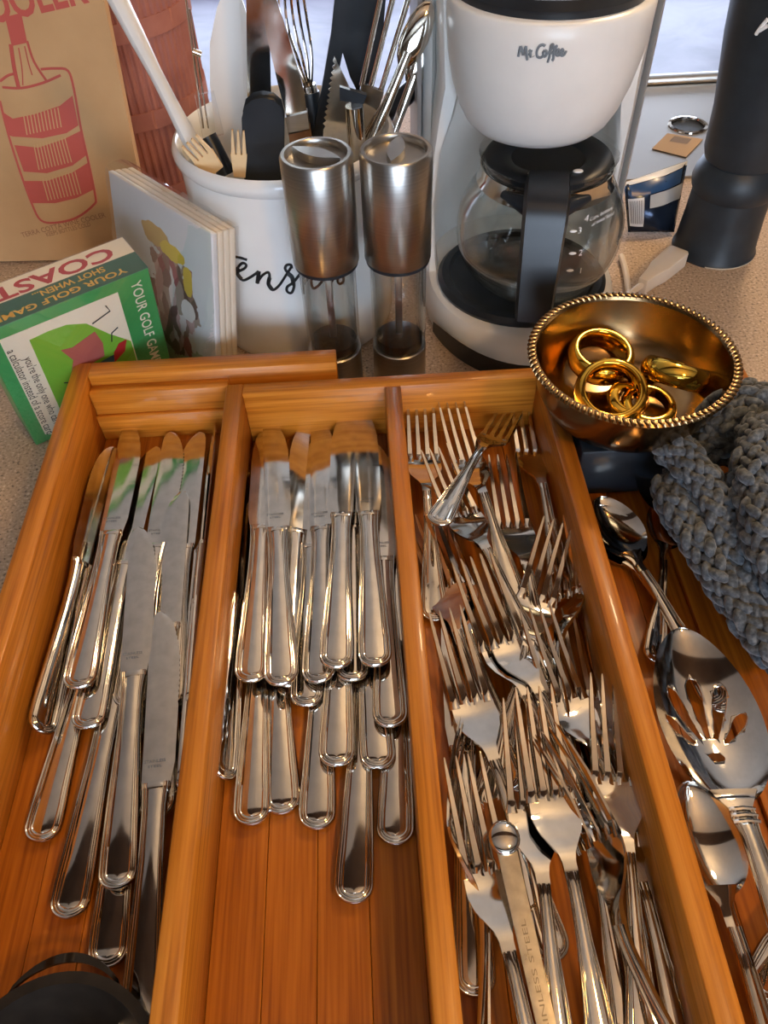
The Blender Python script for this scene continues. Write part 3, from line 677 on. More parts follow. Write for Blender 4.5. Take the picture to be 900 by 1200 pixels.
obj('base', loft([(0, outline(8.8, 79, 51.6)), (.3, outline(8.9, 79, 51.4)), (1.6, outline(8.9, 79, 51.6)), (2.6, outline(8.7, 79, 52.6)), (3.1, outline(8.5, 78.8, 53.4)), (3.2, outline(8.3, 78.6, 53.9))]), M['white'], t, sharp=30)
pan = MB(); vs_ = []; 
n_ = 24
for i in range(n_+1):
    a = math.pi*1.5-1.2+2.4*i/n_
    for z, k in ((.2, .06), (2.5-1.0*abs(i-n_/2)**6/(n_/2)**6, .75)):
        vs_.append((cx-.3+8.95*math.cos(a)*.99, cy+1+(cy+1-51.35+k)*math.sin(a), z))
pan.add(vs_, [(2*i, 2*i+2, 2*i+3, 2*i+1) for i in range(n_)]); obj('front_panel', pan, M['black'], t)
obj('switch', MB().box((cx-1.2, 51.0, .8), (cx+1.2, 51.5, 1.5)), M['black'], t, bevel=.1)
obj('hot_plate', MB().lathe([(0, 3.2), (7.7, 3.2), (7.8, 3.5), (7.4, 3.9), (6.8, 3.95), (6.5, 3.6), (0, 3.6)], (cx, cy, 0), 64), M['black'], t)
# tower with a concave front
tw = []
for i in range(25):
    a = math.pi*i/24; tw.append((cx+7.9*math.cos(a), 66.5+7.9*math.sin(a)*.95))
prof = [(cx+8.75, 79), (cx+9.0, 72), (cx+8.9, 66.5), (cx+8.4, 65.8)]+tw[1:-1]+[(cx-8.4, 65.8), (cx-8.9, 66.5), (cx-9.0, 72), (cx-8.75, 79)]
obj('tower', loft([(3.0, prof), (15, prof), (26.5, prof), (27, [(cx+(x-cx)*.98, y) for x, y in prof])]), M['white'], t, sharp=35)
for sg in (-1, 1):
    ys_ = [65.4, 66.0, 67, 70, 74, 79]
    obj('side_panel', loft([(3.1, [(cx+sg*9.2, 65.9), (cx+sg*9.5, 66.4), (cx+sg*9.5, 72), (cx+sg*9.2, 79)]), (26.8, [(cx+sg*9.2, 65.9), (cx+sg*9.5, 66.4), (cx+sg*9.5, 72), (cx+sg*9.2, 79)])]), M['greyplastic'], t, sharp=30)
    # flared pillar that runs from the brew head down into the base
    lv = []
    for z, o_, i_, fy in ((3.1, 8.8, 7.5, 64.4), (5, 8.7, 7.7, 65.0), (9, 8.6, 7.9, 65.4), (14, 8.5, 7.5, 65.0), (17.5, 8.2, 6.6, 64.0), (20, 7.9, 6.2, 63.4), (26, 8.2, 7.0, 63.6)):
        lv.append((z, [(cx+sg*o_, 68), (cx+sg*o_, fy+.7), (cx+sg*(o_-.35), fy), (cx+sg*(i_+.3), fy+.1), (cx+sg*i_, fy+.8), (cx+sg*(i_), 68)]))
    obj('pillar', loft(lv), M['white'], t, sharp=50)
HC = (cx-.15, 63.4)
HZ = [17.0, 17.1, 17.3, 17.9, 18.9, 20.6, 22.8, 25.2, 26.3]; HR = [3.6, 4.5, 5.05, 5.7, 6.25, 6.85, 7.3, 7.5, 7.5]
def hr_(z): return interp(z, HZ, HR)
obj('brew_head', MB().lathe([(0, 17.0)]+list(zip(HR, HZ))+[(7.3, 26.5), (0, 26.5)], (HC[0], HC[1], 0), 80), M['white'], t, sharp=50)
obj('brew_lid', MB().lathe([(0, 26.4), (7.0, 26.4), (7.1, 27.0), (6.6, 27.5), (0, 27.7)], (HC[0], HC[1]+.3, 0), 64), M['black'], t)
MRC = [[(155, 240), (170, 175), (182, 125)], [(182, 125), (200, 180), (208, 225)], [(208, 225), (222, 170), (238, 125)], [(238, 125), (240, 200), (250, 270)],
       [(270, 165), (285, 190), (288, 240)], [(272, 215), (288, 185), (304, 185)], [(315, 232), (318, 238)],
       [(440, 128), (415, 110), (375, 130), (352, 185), (358, 235), (395, 245), (430, 215)],
       [(435, 170), (418, 195), (425, 232), (450, 225), (455, 185), (435, 172)], [(455, 195), (480, 190), (515, 140), (525, 112), (505, 115), (492, 170), (485, 240), (468, 292)],
       [(490, 205), (525, 185), (555, 140), (560, 128), (540, 145), (530, 200), (525, 260), (512, 282)], [(530, 210), (565, 205), (590, 180), (578, 160), (558, 185), (565, 222), (600, 215)],
       [(600, 205), (630, 180), (620, 158), (602, 185), (610, 222), (640, 215), (660, 180)]]
obj('lettering', strokes(MRC, (590, 40), 9., hr_, HC, 17.2, 26.2, .095), M['greyink'], t, label='grey script lettering')
# carafe: sits on the hot plate, lifts away
CZ = 3.95; plx, ply = cx, cy; cx, cy = 15.8, 62.3
c = thing('coffee_carafe', 'round clear glass coffee pot with a wide black handle on the hot plate', 'carafe', (cx, cy, CZ))
gp = [(0, .05), (4.7, .05), (5.5, .35), (6.3, 1.3), (7.0, 2.8), (7.25, 4.5), (7.05, 6.4), (6.3, 8.1), (5.6, 9.0), (5.35, 9.6), (5.4, 10.6), (5.7, 11.3)]
gp = [(p.x, p.y) for p in spline([(a, b, 0) for a, b in gp], 4)]
obj('glass_body', MB().lathe(gp, (cx, cy, CZ), 72), M['glass'], c, sharp=80)
obj('glass_lining', MB().lathe([(max(0, r-.16), z+.12) for r, z in gp[:-6]], (cx, cy, CZ), 72), M['glass'], c, sharp=80)
obj('metal_band', MB().lathe([(5.72, 8.95), (5.78, 9.0), (5.5, 9.6), (5.54, 10.4), (5.44, 10.4), (5.4, 9.6)], (cx, cy, CZ), 72), M['steel'], c)
obj('lid', MB().lathe([(0, 10.8), (3.0, 10.7), (3.4, 11.05), (4.9, 11.1), (5.2, 10.9), (5.05, 10.1), (0, 10.0)], (cx, cy, CZ), 64), M['black'], c)
obj('lid_vent', MB().ball((cx-1.9, cy-3.4, CZ+11.15), (.42, .3, .12), 12), M['whiteink'], c)
obj('lid_vent', MB().ball((cx+1.7, cy-3.4, CZ+11.15), (.42, .3, .12), 12), M['whiteink'], c)
hd = Vector((-.20, -1, 0)).normalized(); hx = Vector((-hd.y, hd.x, 0))
def hpt(r, z): return Vector((cx, cy, CZ+z))+hd*r
hp = [hpt(4.6, 11.4), hpt(6.2, 11.3), hpt(7.2, 11.0), hpt(8.0, 10.3), hpt(8.7, 8.4), hpt(9.5, 5.8), hpt(10.2, 3.4), hpt(10.5, 2.2)]
ha = MB(); hs = spline(hp, 6); vs_ = []
for i, p in enumerate(hs):
    tt = (hs[min(i+1, len(hs)-1)]-hs[max(i-1, 0)]).normalized(); nn = tt.cross(hx); w_ = interp(i/(len(hs)-1), [0, .25, .5, 1], [1.75, 1.8, 1.75, 1.45])
    for dx, dn in ((-1, -.45), (-.85, .5), (.85, .5), (1, -.45)): vs_.append(p+hx*dx*w_+nn*dn)
m_ = len(hs); ha.add(vs_, [(i*4+j, i*4+(j+1) % 4, (i+1)*4+(j+1) % 4, (i+1)*4+j) for i in range(m_-1) for j in range(4)]+[(3, 2, 1, 0), tuple((m_-1)*4+j for j in range(4))])
obj('handle', ha, M['black'], c, sharp=50)
ms = hpt(9.95, 6.4); obj('screw_socket', MB().lathe([(.0, 0), (.32, 0), (.42, .08), (.50, .0)], (0, 0, 0), 20), M['black'], c) if False else None
obj('handle_mount', MB().tube([hpt(5.3, 9.7)-hx*3.4+hd*-.9, hpt(5.9, 9.6)-hx*1.5, hpt(6.0, 9.5), hpt(5.9, 9.6)+hx*1.5, hpt(5.3, 9.7)+hx*3.4+hd*-.9], [.3, .75, .85, .75, .3], 12), M['black'], c)
def crf(z): return float(np.interp(z-CZ, [g[1] for g in gp], [g[0] for g in gp]))
mk = MB()
for s_, px, py, sz in (('1', 680, 317, .75), ('2', 680, 296, .75), ('3', 679, 270, .8), ('4', 687, 256, .85), ('Cups, bottom', 704, 250, .5), ('of metal band', 706, 256, .5)):
    p = march(px, py, crf, (cx, cy), CZ+.2, CZ+9)
    if p is None: continue
    nn = Vector((p.x-cx, p.y-cy, 0)).normalized(); ux = Vector((-nn.y, nn.x, 0)); ux = ux if ux.x > 0 else -ux
    letters(mk, s_, sz, p+nn*.05, ux, ux.cross(nn)*-1 if (ux.cross(nn)).z < 0 else ux.cross(nn), .02)
for px, py in ((668, 317), (671, 297), (672, 271)):
    p = march(px, py, crf, (cx, cy), CZ+.2, CZ+9)
    if p is not None: mk.ball(p, (.32, .1, .12), 10)
obj('measure_marks', mk, M['whiteink'], c, smooth=False)
# ------------------------------------------------------------------ tall black mill
bx, by = 36.7, 70.9
t = thing('pepper_mill', 'tall black turned pepper mill with a wide body at the right edge', 'mill', (bx, by, 0))
obj('foot', MB().lathe([(0, 0), (4.15, 0), (4.2, .25), (4.0, .6), (3.8, 3.6), (3.7, 6.4), (0, 6.4)], (bx, by, 0), 64), M['blackmatte'], t)
obj('collar', MB().lathe([(0, 6.3), (3.72, 6.3), (3.95, 6.7), (4.1, 7.4), (3.95, 8.3), (3.5, 9.2), (3.2, 9.5), (0, 9.5)], (bx, by, 0), 64), M['blackmatte'], t)
obj('head', MB().lathe([(0, 9.2), (3.0, 9.2), (3.5, 9.5), (3.75, 10.3), (3.95, 14), (4.8, 20), (5.3, 26), (5.2, 32), (4, 36), (0, 37)], (bx, by, 0), 64), M['blackmatte'], t)
obj('worn_edge', MB().lathe([(4.16, .02), (4.22, .08), (4.18, .16)], (bx, by, 0), 64, 4.2, 5.7), mat('bare_wood_rim', (196, 184, 162), .6), t)
mkk = MB(); fr_ = aty(886, 38, 66.0); fr2 = aty(899, 22, 66.0)
mk_r = lambda z: interp(z, [9.2, 10.3, 14, 20, 26], [3.0, 3.75, 3.95, 4.8, 5.3])
obj('white_mark', strokes([[(886, 40), (893, 30), (900, 22)], [(890, 36), (900, 30)]], (0, 0), 1., mk_r, (bx, by), 12, 26, .16), M['whiteink'], t)
# ------------------------------------------------------------------ sink deck, label, packet, plug, floor mat
t = thing('sink_deck', 'brushed steel sink deck with a round tap hole behind the coffee maker', 'sink', (60, 100, 0))
dk = MB(); hc = at(806, 147, .3); n_ = 32
ring = [(hc.x+2.1*math.cos(2*math.pi*i/n_), hc.y+2.1*math.sin(2*math.pi*i/n_)) for i in range(n_)]
rect = []
X0, X1, Y0, Y1 = 27.5, 110, 85.5, 112.5
for i in range(n_):
    a = 2*math.pi*i/n_; dx, dy = math.cos(a), math.sin(a)
    ts = [k for k in [((X1-hc.x)/dx if dx > 1e-9 else (X0-hc.x)/dx if dx < -1e-9 else 1e9), ((Y1-hc.y)/dy if dy > 1e-9 else (Y0-hc.y)/dy if dy < -1e-9 else 1e9)]]
    k = min(ts); rect.append((hc.x+dx*k, hc.y+dy*k))
vs_ = [(x, y, .3) for x, y in ring]+[(x, y, .3) for x, y in rect]+[(x, y, .05) for x, y in ring]+[(x, y, .0) for x, y in rect]
dk.add(vs_, [(i, (i+1) % n_, n_+(i+1) % n_, n_+i) for i in range(n_)]+[(i, (i+1) % n_, 2*n_+(i+1) % n_, 2*n_+i) for i in range(n_)]+[(n_+i, n_+(i+1) % n_, 3*n_+(i+1) % n_, 3*n_+i) for i in range(n_)])
obj('deck_plate', dk, M['brushed'], t, smooth=False)
obj('tap_hole_ring', MB().lathe([(2.0, .3), (2.1, .5), (2.45, .45), (2.5, .3)], (hc.x, hc.y, 0), 32), M['steel'], t)
obj('tap_hole_plug', MB().lathe([(0, .06), (2.05, .06), (2.05, .12), (0, .12)], (hc.x, hc.y, 0), 32), M['black'], t)
obj('raised_lip', MB().box((X0, 110.6, .3), (X1, 112.6, 1.2)), M['brushed'], t, bevel=.35)
st = [at(*p, .42) for p in ((782, 156), (824, 163), (804, 184), (764, 174))]
t = thing('paper_sticker', 'small tan paper label with dark print stuck on the steel sink deck', 'label', st[0])
n4 = Vector((0, 0, .05))
obj('paper', MB().add(st+[p-n4 for p in st], [(0, 1, 2, 3), (7, 6, 5, 4)]+[(i, 4+i, 4+(i+1) % 4, (i+1) % 4) for i in range(4)]), mat('tan_paper', (176, 148, 112), .7), t, smooth=False)
pm = MB(); a, b, d_ = st[0], st[1], st[3]
for k in range(9):
    u0 = .25+k*.055; p0 = a.lerp(b, u0); p1 = p0+(d_-a)*.45; e = (b-a)*.03; pm.add([p0+(d_-a)*.1+n4*.3, p0+(d_-a)*.1+e+n4*.3, p1+e+n4*.3, p1+n4*.3], [(0, 1, 2, 3)])
obj('print', pm, M['ink'], t, smooth=False)
# packet leaning on the pepper mill
pk = [aty(735, 270, 73.0), aty(735, 210, 76), aty(812, 190, 76.5), aty(808, 245, 72.8)]
t = thing('snack_packet', 'crumpled navy and white foil packet between carafe and black pepper mill', 'packet', at(765, 285, 0))
def quadpt(P, u, v): return (P[0]*(1-u)+P[3]*u)*(1-v)+(P[1]*(1-u)+P[2]*u)*v
PK = [at(736, 272, .2), at(731, 214, 5.2), at(806, 188, 5.6), at(790, 272, .4)]
nrm = ((PK[3]-PK[0]).cross(PK[1]-PK[0])).normalized()
rr_ = random.Random(3); bumps = [(rr_.random(), rr_.random(), rr_.uniform(.05, .16), rr_.uniform(-.5, .5)) for _ in range(16)]
def pkp(u, v, s=1):
    h = 1.5*(max(0, math.sin(math.pi*u))**.5)*(max(0, math.sin(math.pi*v))**.5)
    for bu, bv, br, bh in bumps: h += bh*math.exp(-((u-bu)**2+(v-bv)**2)/br**2)*(math.sin(math.pi*u)*math.sin(math.pi*v))**.5 if 0 < u < 1 and 0 < v < 1 else 0
    return quadpt(PK, u, v)+nrm*(h if s > 0 else -.5*max(0, math.sin(math.pi*u)*math.sin(math.pi*v)))
def pkgrid(u0, u1, v0, v1, n, s=1, lift=0.):
    vs = [pkp(u0+(u1-u0)*i/n, v0+(v1-v0)*j/n, s)+nrm*lift for i in range(n+1) for j in range(n+1)]
    return vs, [(i*(n+1)+j, (i+1)*(n+1)+j, (i+1)*(n+1)+j+1, i*(n+1)+j+1) for i in range(n) for j in range(n)]
foil = mat('navy_foil', (34, 46, 66), .18, .5)
obj('pouch', MB().add(*pkgrid(0, 1, 0, 1, 22)).add(*pkgrid(0, 1, 0, 1, 10, -1)), foil, t, sharp=20)
obj('blue_band', MB().add(*pkgrid(.0, 1., .74, .93, 10, 1, .05)), mat('blue_band', (48, 78, 118), .25), t, sharp=20)
obj('white_panel', MB().add(*pkgrid(.04, .30, .16, .70, 10, 1, .06)), mat('panel_white', (214, 216, 218), .35), t, sharp=20)
obj('white_panel', MB().add(*pkgrid(.40, .96, .50, .72, 10, 1, .06)), mat('panel_grey', (170, 174, 178), .35), t, sharp=20)
obj('clear_seam', MB().add(*pkgrid(.0, 1., .94, 1.0, 8, 1, .06)), mat('seam_white', (226, 228, 230), .25), t, sharp=20)
ln = MB()
for k in range(9): ln.add(*pkgrid(.06+.026*k, .07+.026*k, .22, .66, 6, 1, .09))
obj('fine_print', ln, M['ink'], t)
# plug and cord
a, b = at(752, 335, .9), at(795, 298, .9); d = (b-a).normalized(); sd = Vector((-d.y, d.x, 0))
t = thing('power_plug', 'cream electrical plug with its cord lying on the counter behind the brass bowl', 'plug', (a.x, a.y, 0))
cream = mat('cream_rubber', (228, 216, 198), .45); L_ = (b-a).length
obj('plug_body', MB().prism([(-1.0, L_*.45), (-.75, L_*.3), (-.5, 0), (.5, 0), (.75, L_*.3), (1.0, L_*.45), (1.15, L_*.95), (.9, L_), (-.9, L_), (-1.15, L_*.95)], Vector((a.x, a.y, .05)), sd*-1, d, 1.6), cream, t, bevel=.15)
obj('cord', MB().tube(spline([a+d*.3+Vector((0, 0, .1)), at(738, 345, .5), at(715, 375, .4), at(690, 420, .4), at(740, 420, .4), at(735, 330, .4), at(728, 300, .4)], 8), .32, 8), cream, t)
# floor things far beyond the counter
fm = obj('floor_mat', MB().box((-10, 250, -90), (75, 330, -88.5)), mat('navy_mat', (44, 56, 84), .8), None, smooth=False)
tag(fm, 'navy blue mat on the pale floor far behind the crock', 'mat')
# ------------------------------------------------------------------ green coaster box
def boxframe(ax, ay, a, b_):
    u = Vector((math.cos(a), math.sin(a), 0)); n = Vector((-math.sin(a), math.cos(a), 0)); up = Vector((0, 0, 1))*math.cos(b_)+n*math.sin(b_); bk = n*math.cos(b_)-Vector((0, 0, 1))*math.sin(b_)
    return Vector((ax, ay, .0)), u, up, bk
GA, gu, gup, gbk = boxframe(-28.1, 46.9, .60, -.15); GW, GH, GD = 13.0, 12.6, 4.3; GA = GA+Vector((0, 0, .02))-gbk*0
def quadbox(A, u, up, bk, w_, h_, d_, r=0.):
    return MB().prism([(0, 0), (w_, 0), (w_, h_), (0, h_)], A+bk*d_, u, up, d_)
t = thing('coaster_box', 'green boxed set of golf joke coasters standing at the left behind the tray', 'box', GA)
green = noise_color(mat('printed_green', (70, 160, 92), .3), [(62, 150, 84), (78, 168, 100)], (1, 1, 1), 15.)
dgreen = mat('dark_green', (34, 92, 66), .3); crm = mat('cream_print', (242, 232, 208), .45); redp = mat('red_print', (184, 44, 48), .45); yel = mat('yellow_print', (226, 180, 64), .45)
# prism thickness goes along u x up = -bk
obj('carton', quadbox(GA, gu, gup, gbk, GW, GH, GD), green, t, bevel=.12, sharp=50)
fo = GA-gbk*.03
def onfront(poly, lift, m, name, th=.03): return obj(name, MB().prism(poly, fo-gbk*lift, gu, gup, th), m, t, smooth=False)
onfront([(1.0, .9), (1.6, .5), (10.2, .5), (10.2, 11.6), (1.0, 11.6)], 0, crm, 'picture_panel')
hill = [(2.9, .6), (8.0, .6), (10.1, 3.0), (10.1, 6.6), (8.6, 8.2), (7.2, 10.0), (5.8, 10.6), (4.4, 10.7), (2.9, 10.6)]
onfront(hill, .03, mat('hill_green', (122, 186, 62), .45), 'printed_hill')
onfront([(4.8, 6.0), (5.3, 7.2), (4.7, 8.6), (5.6, 8.4), (7.6, 9.0), (7.9, 7.6), (7.7, 6.3), (6.2, 6.0)], .06, mat('bag_pink', (176, 98, 92), .45), 'printed_bag')
onfront([(5.4, 4.5), (6.1, 4.2), (8.3, 5.2), (8.5, 6.0), (7.4, 5.9), (5.6, 5.2)], .06, mat('trouser_blue', (44, 98, 140), .45), 'printed_figure')
onfront([(8.3, 5.2), (9.4, 5.9), (9.8, 7.0), (9.1, 6.9), (8.5, 6.2)], .07, redp, 'printed_shirt')
p_ = lambda x, y: fo-gbk*.1+gu*x+gup*y
for l_, r_ in (([p_(7.6, 9.8), p_(9.2, 10.3), p_(9.0, 10.9)], .05), ([p_(8.6, 7.4), p_(8.8, 8.2), p_(9.4, 8.5)], .05), (spline([p_(4.0, 5.4), p_(5.2, 4.6), p_(5.8, 2.6)], 5), .05)):
    obj('printed_line', MB().tube(l_, r_, 5), M['ink'], t)
tx = MB(); letters(tx, "YOUR GOLF GAME'S", 1.2, fo+gu*11.7+gup*7.2, -gup, gu, .03, 9.4, bold=.01); obj('lettering', tx, crm, t, smooth=False)
tx = MB(); letters(tx, "you're the only one who carries", .95, fo-gbk*.03+gu*2.25+gup*5.0, -gup, gu, .02, 8.4); letters(tx, "a calculator instead of a score card", .95, fo-gbk*.03+gu*1.4+gup*5.6, -gup, gu, .02, 9.6); obj('lettering', tx, M['ink'], t, smooth=False)
to = GA+gup*GH
def ontop(poly, lift, m, name): return obj(name, MB().prism(poly, to+gup*lift, gu, gbk, .03), m, t, smooth=False)
ontop([(0, .0), (GW, .0), (GW, 2.2), (0, 2.2)], 0.01, dgreen, 'top_band'); ontop([(0, 2.2), (GW, 2.2), (GW, 4.25), (0, 4.25)], 0.01, crm, 'top_band')
tx = MB(); letters(tx, 'COASTERS', 2.0, to+gu*4.6+gbk*3.15, -gu, -gbk, .06, 14.0, bold=.05)
tx.v = [v for v in tx.v]; obj('lettering', tx, redp, t, smooth=False)
tx = MB(); letters(tx, "SHOT WHEN...", .85, to+gu*7.4+gbk*1.65, -gu, -gbk, .06, 5.6, bold=.02); letters(tx, "YOUR GOLF GAME'S", .85, to+gu*6.0+gbk*.7, -gu, -gbk, .06, 11.0, bold=.02); obj('lettering', tx, yel, t, smooth=False)
sh = MB()
sh.add([GA+gu*-.06-gbk*.14+gup*.0, GA+gu*(GW+.06)-gbk*.14, GA+gu*(GW+.06)-gbk*.14+gup*(GH+.1), GA+gu*-.06-gbk*.14+gup*(GH+.1)], [(0, 1, 2, 3)])
sh.add([GA+gu*-.06-gbk*.14+gup*(GH+.1), GA+gu*(GW+.06)-gbk*.14+gup*(GH+.1), GA+gu*(GW+.06)+gbk*GD+gup*(GH+.1), GA+gu*-.06+gbk*GD+gup*(GH+.1)], [(0, 1, 2, 3)])
obj('shrink_wrap', sh, M['film'], t, smooth=False, label='clear film over the box')
# ------------------------------------------------------------------ napkin pack
NA, nu, nup, nbk = boxframe(-22.9, 62.0, -.847, .20); NW = 14.6; NT = 2.3
NA = NA+Vector((0, 0, .46))
t = thing('napkin_pack', 'film wrapped pack of white printed paper napkins leaning beside the crock', 'napkins', NA)
paper = noise_color(mat('napkin_paper', (226, 226, 226), .7), [(220, 220, 222), (232, 232, 232)], (1, 1, 1), 60.)
edge = mat('napkin_edge', (236, 224, 204), .7)
for k in range(4):
    obj('napkin', MB().prism([(.02*k, 0), (NW-.03*k, 0), (NW-.03*k, NW), (.02*k, NW)], NA+nbk*(NT/4*(k+1)-.05), nu, nup, NT/4-.08), paper if k == 0 else edge, t, bevel=.1, sharp=50)
def printed_paper():
    m = bpy.data.materials.new('printed_napkin_paper'); m.use_nodes = True; L = m.node_tree.links; p = m.node_tree.nodes['Principled BSDF']; p.inputs['Roughness'].default_value = .65
    tc = N(m, 'ShaderNodeTexCoord')
    def dot(v):
        d = N(m, 'ShaderNodeVectorMath', operation='DOT_PRODUCT'); d.inputs[1].default_value = tuple(v*100); L.new(tc.outputs['Object'], d.inputs[0]); return d.outputs['Value']
    def mth(op, a, b):
        n = N(m, 'ShaderNodeMath', operation=op)
        for k, x in enumerate((a, b)):
            if isinstance(x, (int, float)): n.inputs[k].default_value = x
            elif x is not None: L.new(x, n.inputs[k])
        return n.outputs[0]
    u, v = dot(nu), dot(nup); cb = N(m, 'ShaderNodeCombineXYZ'); L.new(u, cb.inputs[0]); L.new(v, cb.inputs[1])
    nz_ = N(m, 'ShaderNodeTexNoise'); nz_.inputs['Scale'].default_value = .55; nz_.inputs['Detail'].default_value = 3; L.new(cb.outputs[0], nz_.inputs['Vector'])
    def ell(cx_, cy_, rx_, ry_):
        a = mth('POWER', mth('ABSOLUTE', mth('DIVIDE', mth('SUBTRACT', u, cx_), rx_), None), 2.); b = mth('POWER', mth('ABSOLUTE', mth('DIVIDE', mth('SUBTRACT', v, cy_), ry_), None), 2.)
        return mth('LESS_THAN', mth('ADD', mth('ADD', a, b), mth('MULTIPLY', mth('SUBTRACT', nz_.outputs[0], .5), 2.2)), 1.)
    vo = N(m, 'ShaderNodeTexVoronoi'); vo.inputs['Scale'].default_value = .95
    ds = N(m, 'ShaderNodeVectorMath', operation='ADD'); sc_ = N(m, 'ShaderNodeVectorMath', operation='SCALE'); sc_.inputs['Scale'].default_value = 1.3
    L.new(nz_.outputs['Color'], sc_.inputs[0]); L.new(cb.outputs[0], ds.inputs[0]); L.new(sc_.outputs[0], ds.inputs[1])
    st_ = N(m, 'ShaderNodeMapping'); st_.inputs['Scale'].default_value = (1.25, .7, 1); st_.inputs['Rotation'].default_value = (0, 0, .35); L.new(ds.outputs[0], st_.inputs[0]); L.new(st_.outputs[0], vo.inputs['Vector'])
    sp_ = N(m, 'ShaderNodeSeparateColor'); L.new(vo.outputs['Color'], sp_.inputs[0])
    def ramp(cols):
        r = N(m, 'ShaderNodeValToRGB'); r.color_ramp.interpolation = 'CONSTANT'; e = r.color_ramp.elements
        while len(e) < len(cols): e.new(.5)
        for i, c in enumerate(cols): e[i].position = i/len(cols); e[i].color = (*lin(c), 1)
        L.new(sp_.outputs[0], r.inputs[0]); return r.outputs[0]
    def mix(f, a, b):
        n = N(m, 'ShaderNodeMix', data_type='RGBA'); L.new(f, n.inputs['Factor'])
        for k, x in ((6, a), (7, b)):
            if isinstance(x, tuple): n.inputs[k].default_value = (*lin(x), 1)
            else: L.new(x, n.inputs[k])
        return n.outputs[2]
    c = mix(ell(8.4, 1.5, 5.5, 2.0), (222, 224, 226), (176, 182, 158))
    c = mix(ell(8.6, 6.4, 3.4, 5.2), c, ramp([(150, 112, 106), (186, 146, 142), (222, 214, 210), (130, 96, 92), (160, 84, 92), (204, 168, 164), (172, 150, 138), (112, 74, 74)]))
    c = mix(ell(6.4, 11.6, 2.0, .9), c, (208, 170, 104)); c = mix(ell(9.0, 10.9, 1.8, .75), c, (228, 196, 78)); c = mix(ell(10.9, 9.2, .7, 1.3), c, (226, 194, 84)); c = mix(ell(10.8, 6.6, .9, 1.0), c, (230, 224, 218))
    L.new(c, p.inputs['Base Color']); return m
bpy.data.objects[[o.name for o in t.children][0]].data.materials[0] = printed_paper()
wr = MB(); n_ = 16; rr_ = random.Random(5)
hts = [[.10+.16*rr_.random() for _ in range(n_+1)] for _ in range(n_+1)]
wr.add([NA-nbk*hts[i][j]+nu*(-.15+(NW+.3)*i/n_)+nup*((NW+.3)*j/n_) for i in range(n_+1) for j in range(n_+1)], [(i*(n_+1)+j, (i+1)*(n_+1)+j, (i+1)*(n_+1)+j+1, i*(n_+1)+j+1) for i in range(n_) for j in range(n_)])
wr.add([NA+nbk*(NT*i/4-.1*(i == 0))+nu*(NW+.18+.1*rr_.random())+nup*((NW+.3)*j/10) for i in range(5) for j in range(11)], [(i*11+j, (i+1)*11+j, (i+1)*11+j+1, i*11+j+1) for i in range(4) for j in range(10)])
wr.add([NA+nbk*(NT*i/4)+nup*(NW+.2+.45*math.sin(math.pi*i/4)+.2*rr_.random())+nu*((NW)*j/12) for i in range(5) for j in range(13)], [(i*13+j, (i+1)*13+j, (i+1)*13+j+1, i*13+j+1) for i in range(4) for j in range(12)])
obj('plastic_wrap', wr, M['film'], t, sharp=15, label='crinkled clear plastic wrap')
# ------------------------------------------------------------------ cardboard box and terracotta cooler
CA, cu, cup, cbk = boxframe(-43.9, 75.6, -.06, .25); CW, CH = 22., 30.
CA = CA+Vector((0, 0, .26))
kraft = noise_color(mat('kraft_card', (196, 156, 108), .75), [(186, 146, 100), (204, 164, 116)], (1, 1, 1), 14., 5.)
t = thing('cardboard_carton', 'brown cardboard box printed in red with a bottle in a cooler, back left', 'box', CA)
obj('carton', MB().prism([(0, 0), (CW, 0), (CW, CH), (0, CH)], CA+cbk*12+Vector((0, 0, 4.1)), cu, cup, 12), kraft, t, bevel=.1) if False else obj('carton', MB().prism([(0, 0), (CW, 0), (CW, CH), (0, CH)], CA+cbk*1.0, cu, cup, 1.0), kraft, t, sharp=50)
pt = lambda px, py: None
def card(px, py):          # where a picture point meets the box front
    d = Vector(ray(px, py)); o = Vector(CAM); nn = -cbk; k = (CA-o).dot(nn)/d.dot(nn); p = o+d*k; r = p-CA; return (r.dot(cu), r.dot(cup))
rp = mat('card_red_print', (190, 88, 76), .75); lp = mat('card_pale_print', (200, 160, 112), .75)
def cpoly(pts, m, name, lf): obj(name, MB().prism([card(*p) for p in pts], CA-cbk*lf, cu, cup, .015), m, t, smooth=False)
def cline(mb, pts, r=.12, n=4):
    q_ = [card(*p) for p in pts]; s_ = spline([CA-cbk*.04+cu*x+cup*y for x, y in q_], n); mb.tube(s_, r, 5, .3, up=tuple(-cbk))
cpoly([(3, 131), (15, 139), (40, 134), (70, 124), (85, 112), (92, 147), (78, 156), (50, 162), (15, 160), (10, 158)], rp, 'printed_band', .02)
cpoly([(17, 170), (45, 173), (75, 163), (95, 153), (101, 182), (85, 194), (55, 203), (28, 201)], rp, 'printed_band', .02)
cpoly([(28, 212), (55, 212), (85, 202), (104, 190), (110, 222), (90, 232), (65, 238), (38, 238)], rp, 'printed_band', .02)
cpoly([(6, 20), (25, 15), (32, 50), (14, 54)], rp, 'printed_foil', .02)
lines = MB()
cline(lines, [(0, 95), (10, 88), (19, 86)]); cline(lines, [(48, 81), (65, 80), (80, 83), (87, 105), (95, 150), (104, 190), (112, 230), (110, 240), (90, 255), (65, 261), (48, 258), (38, 240), (25, 205), (10, 158), (0, 118)])
cline(lines, [(3, 102), (25, 103), (50, 97), (71, 88)]); cline(lines, [(13, 52), (17, 80), (22, 102)], .2); cline(lines, [(32, 48), (40, 72), (55, 95)]); cline(lines, [(29, 54), (34, 75), (38, 88)], .06); cline(lines, [(22, 56), (26, 80), (27, 100)], .06)
obj('printed_outline', lines, rp, t)
hl = MB()
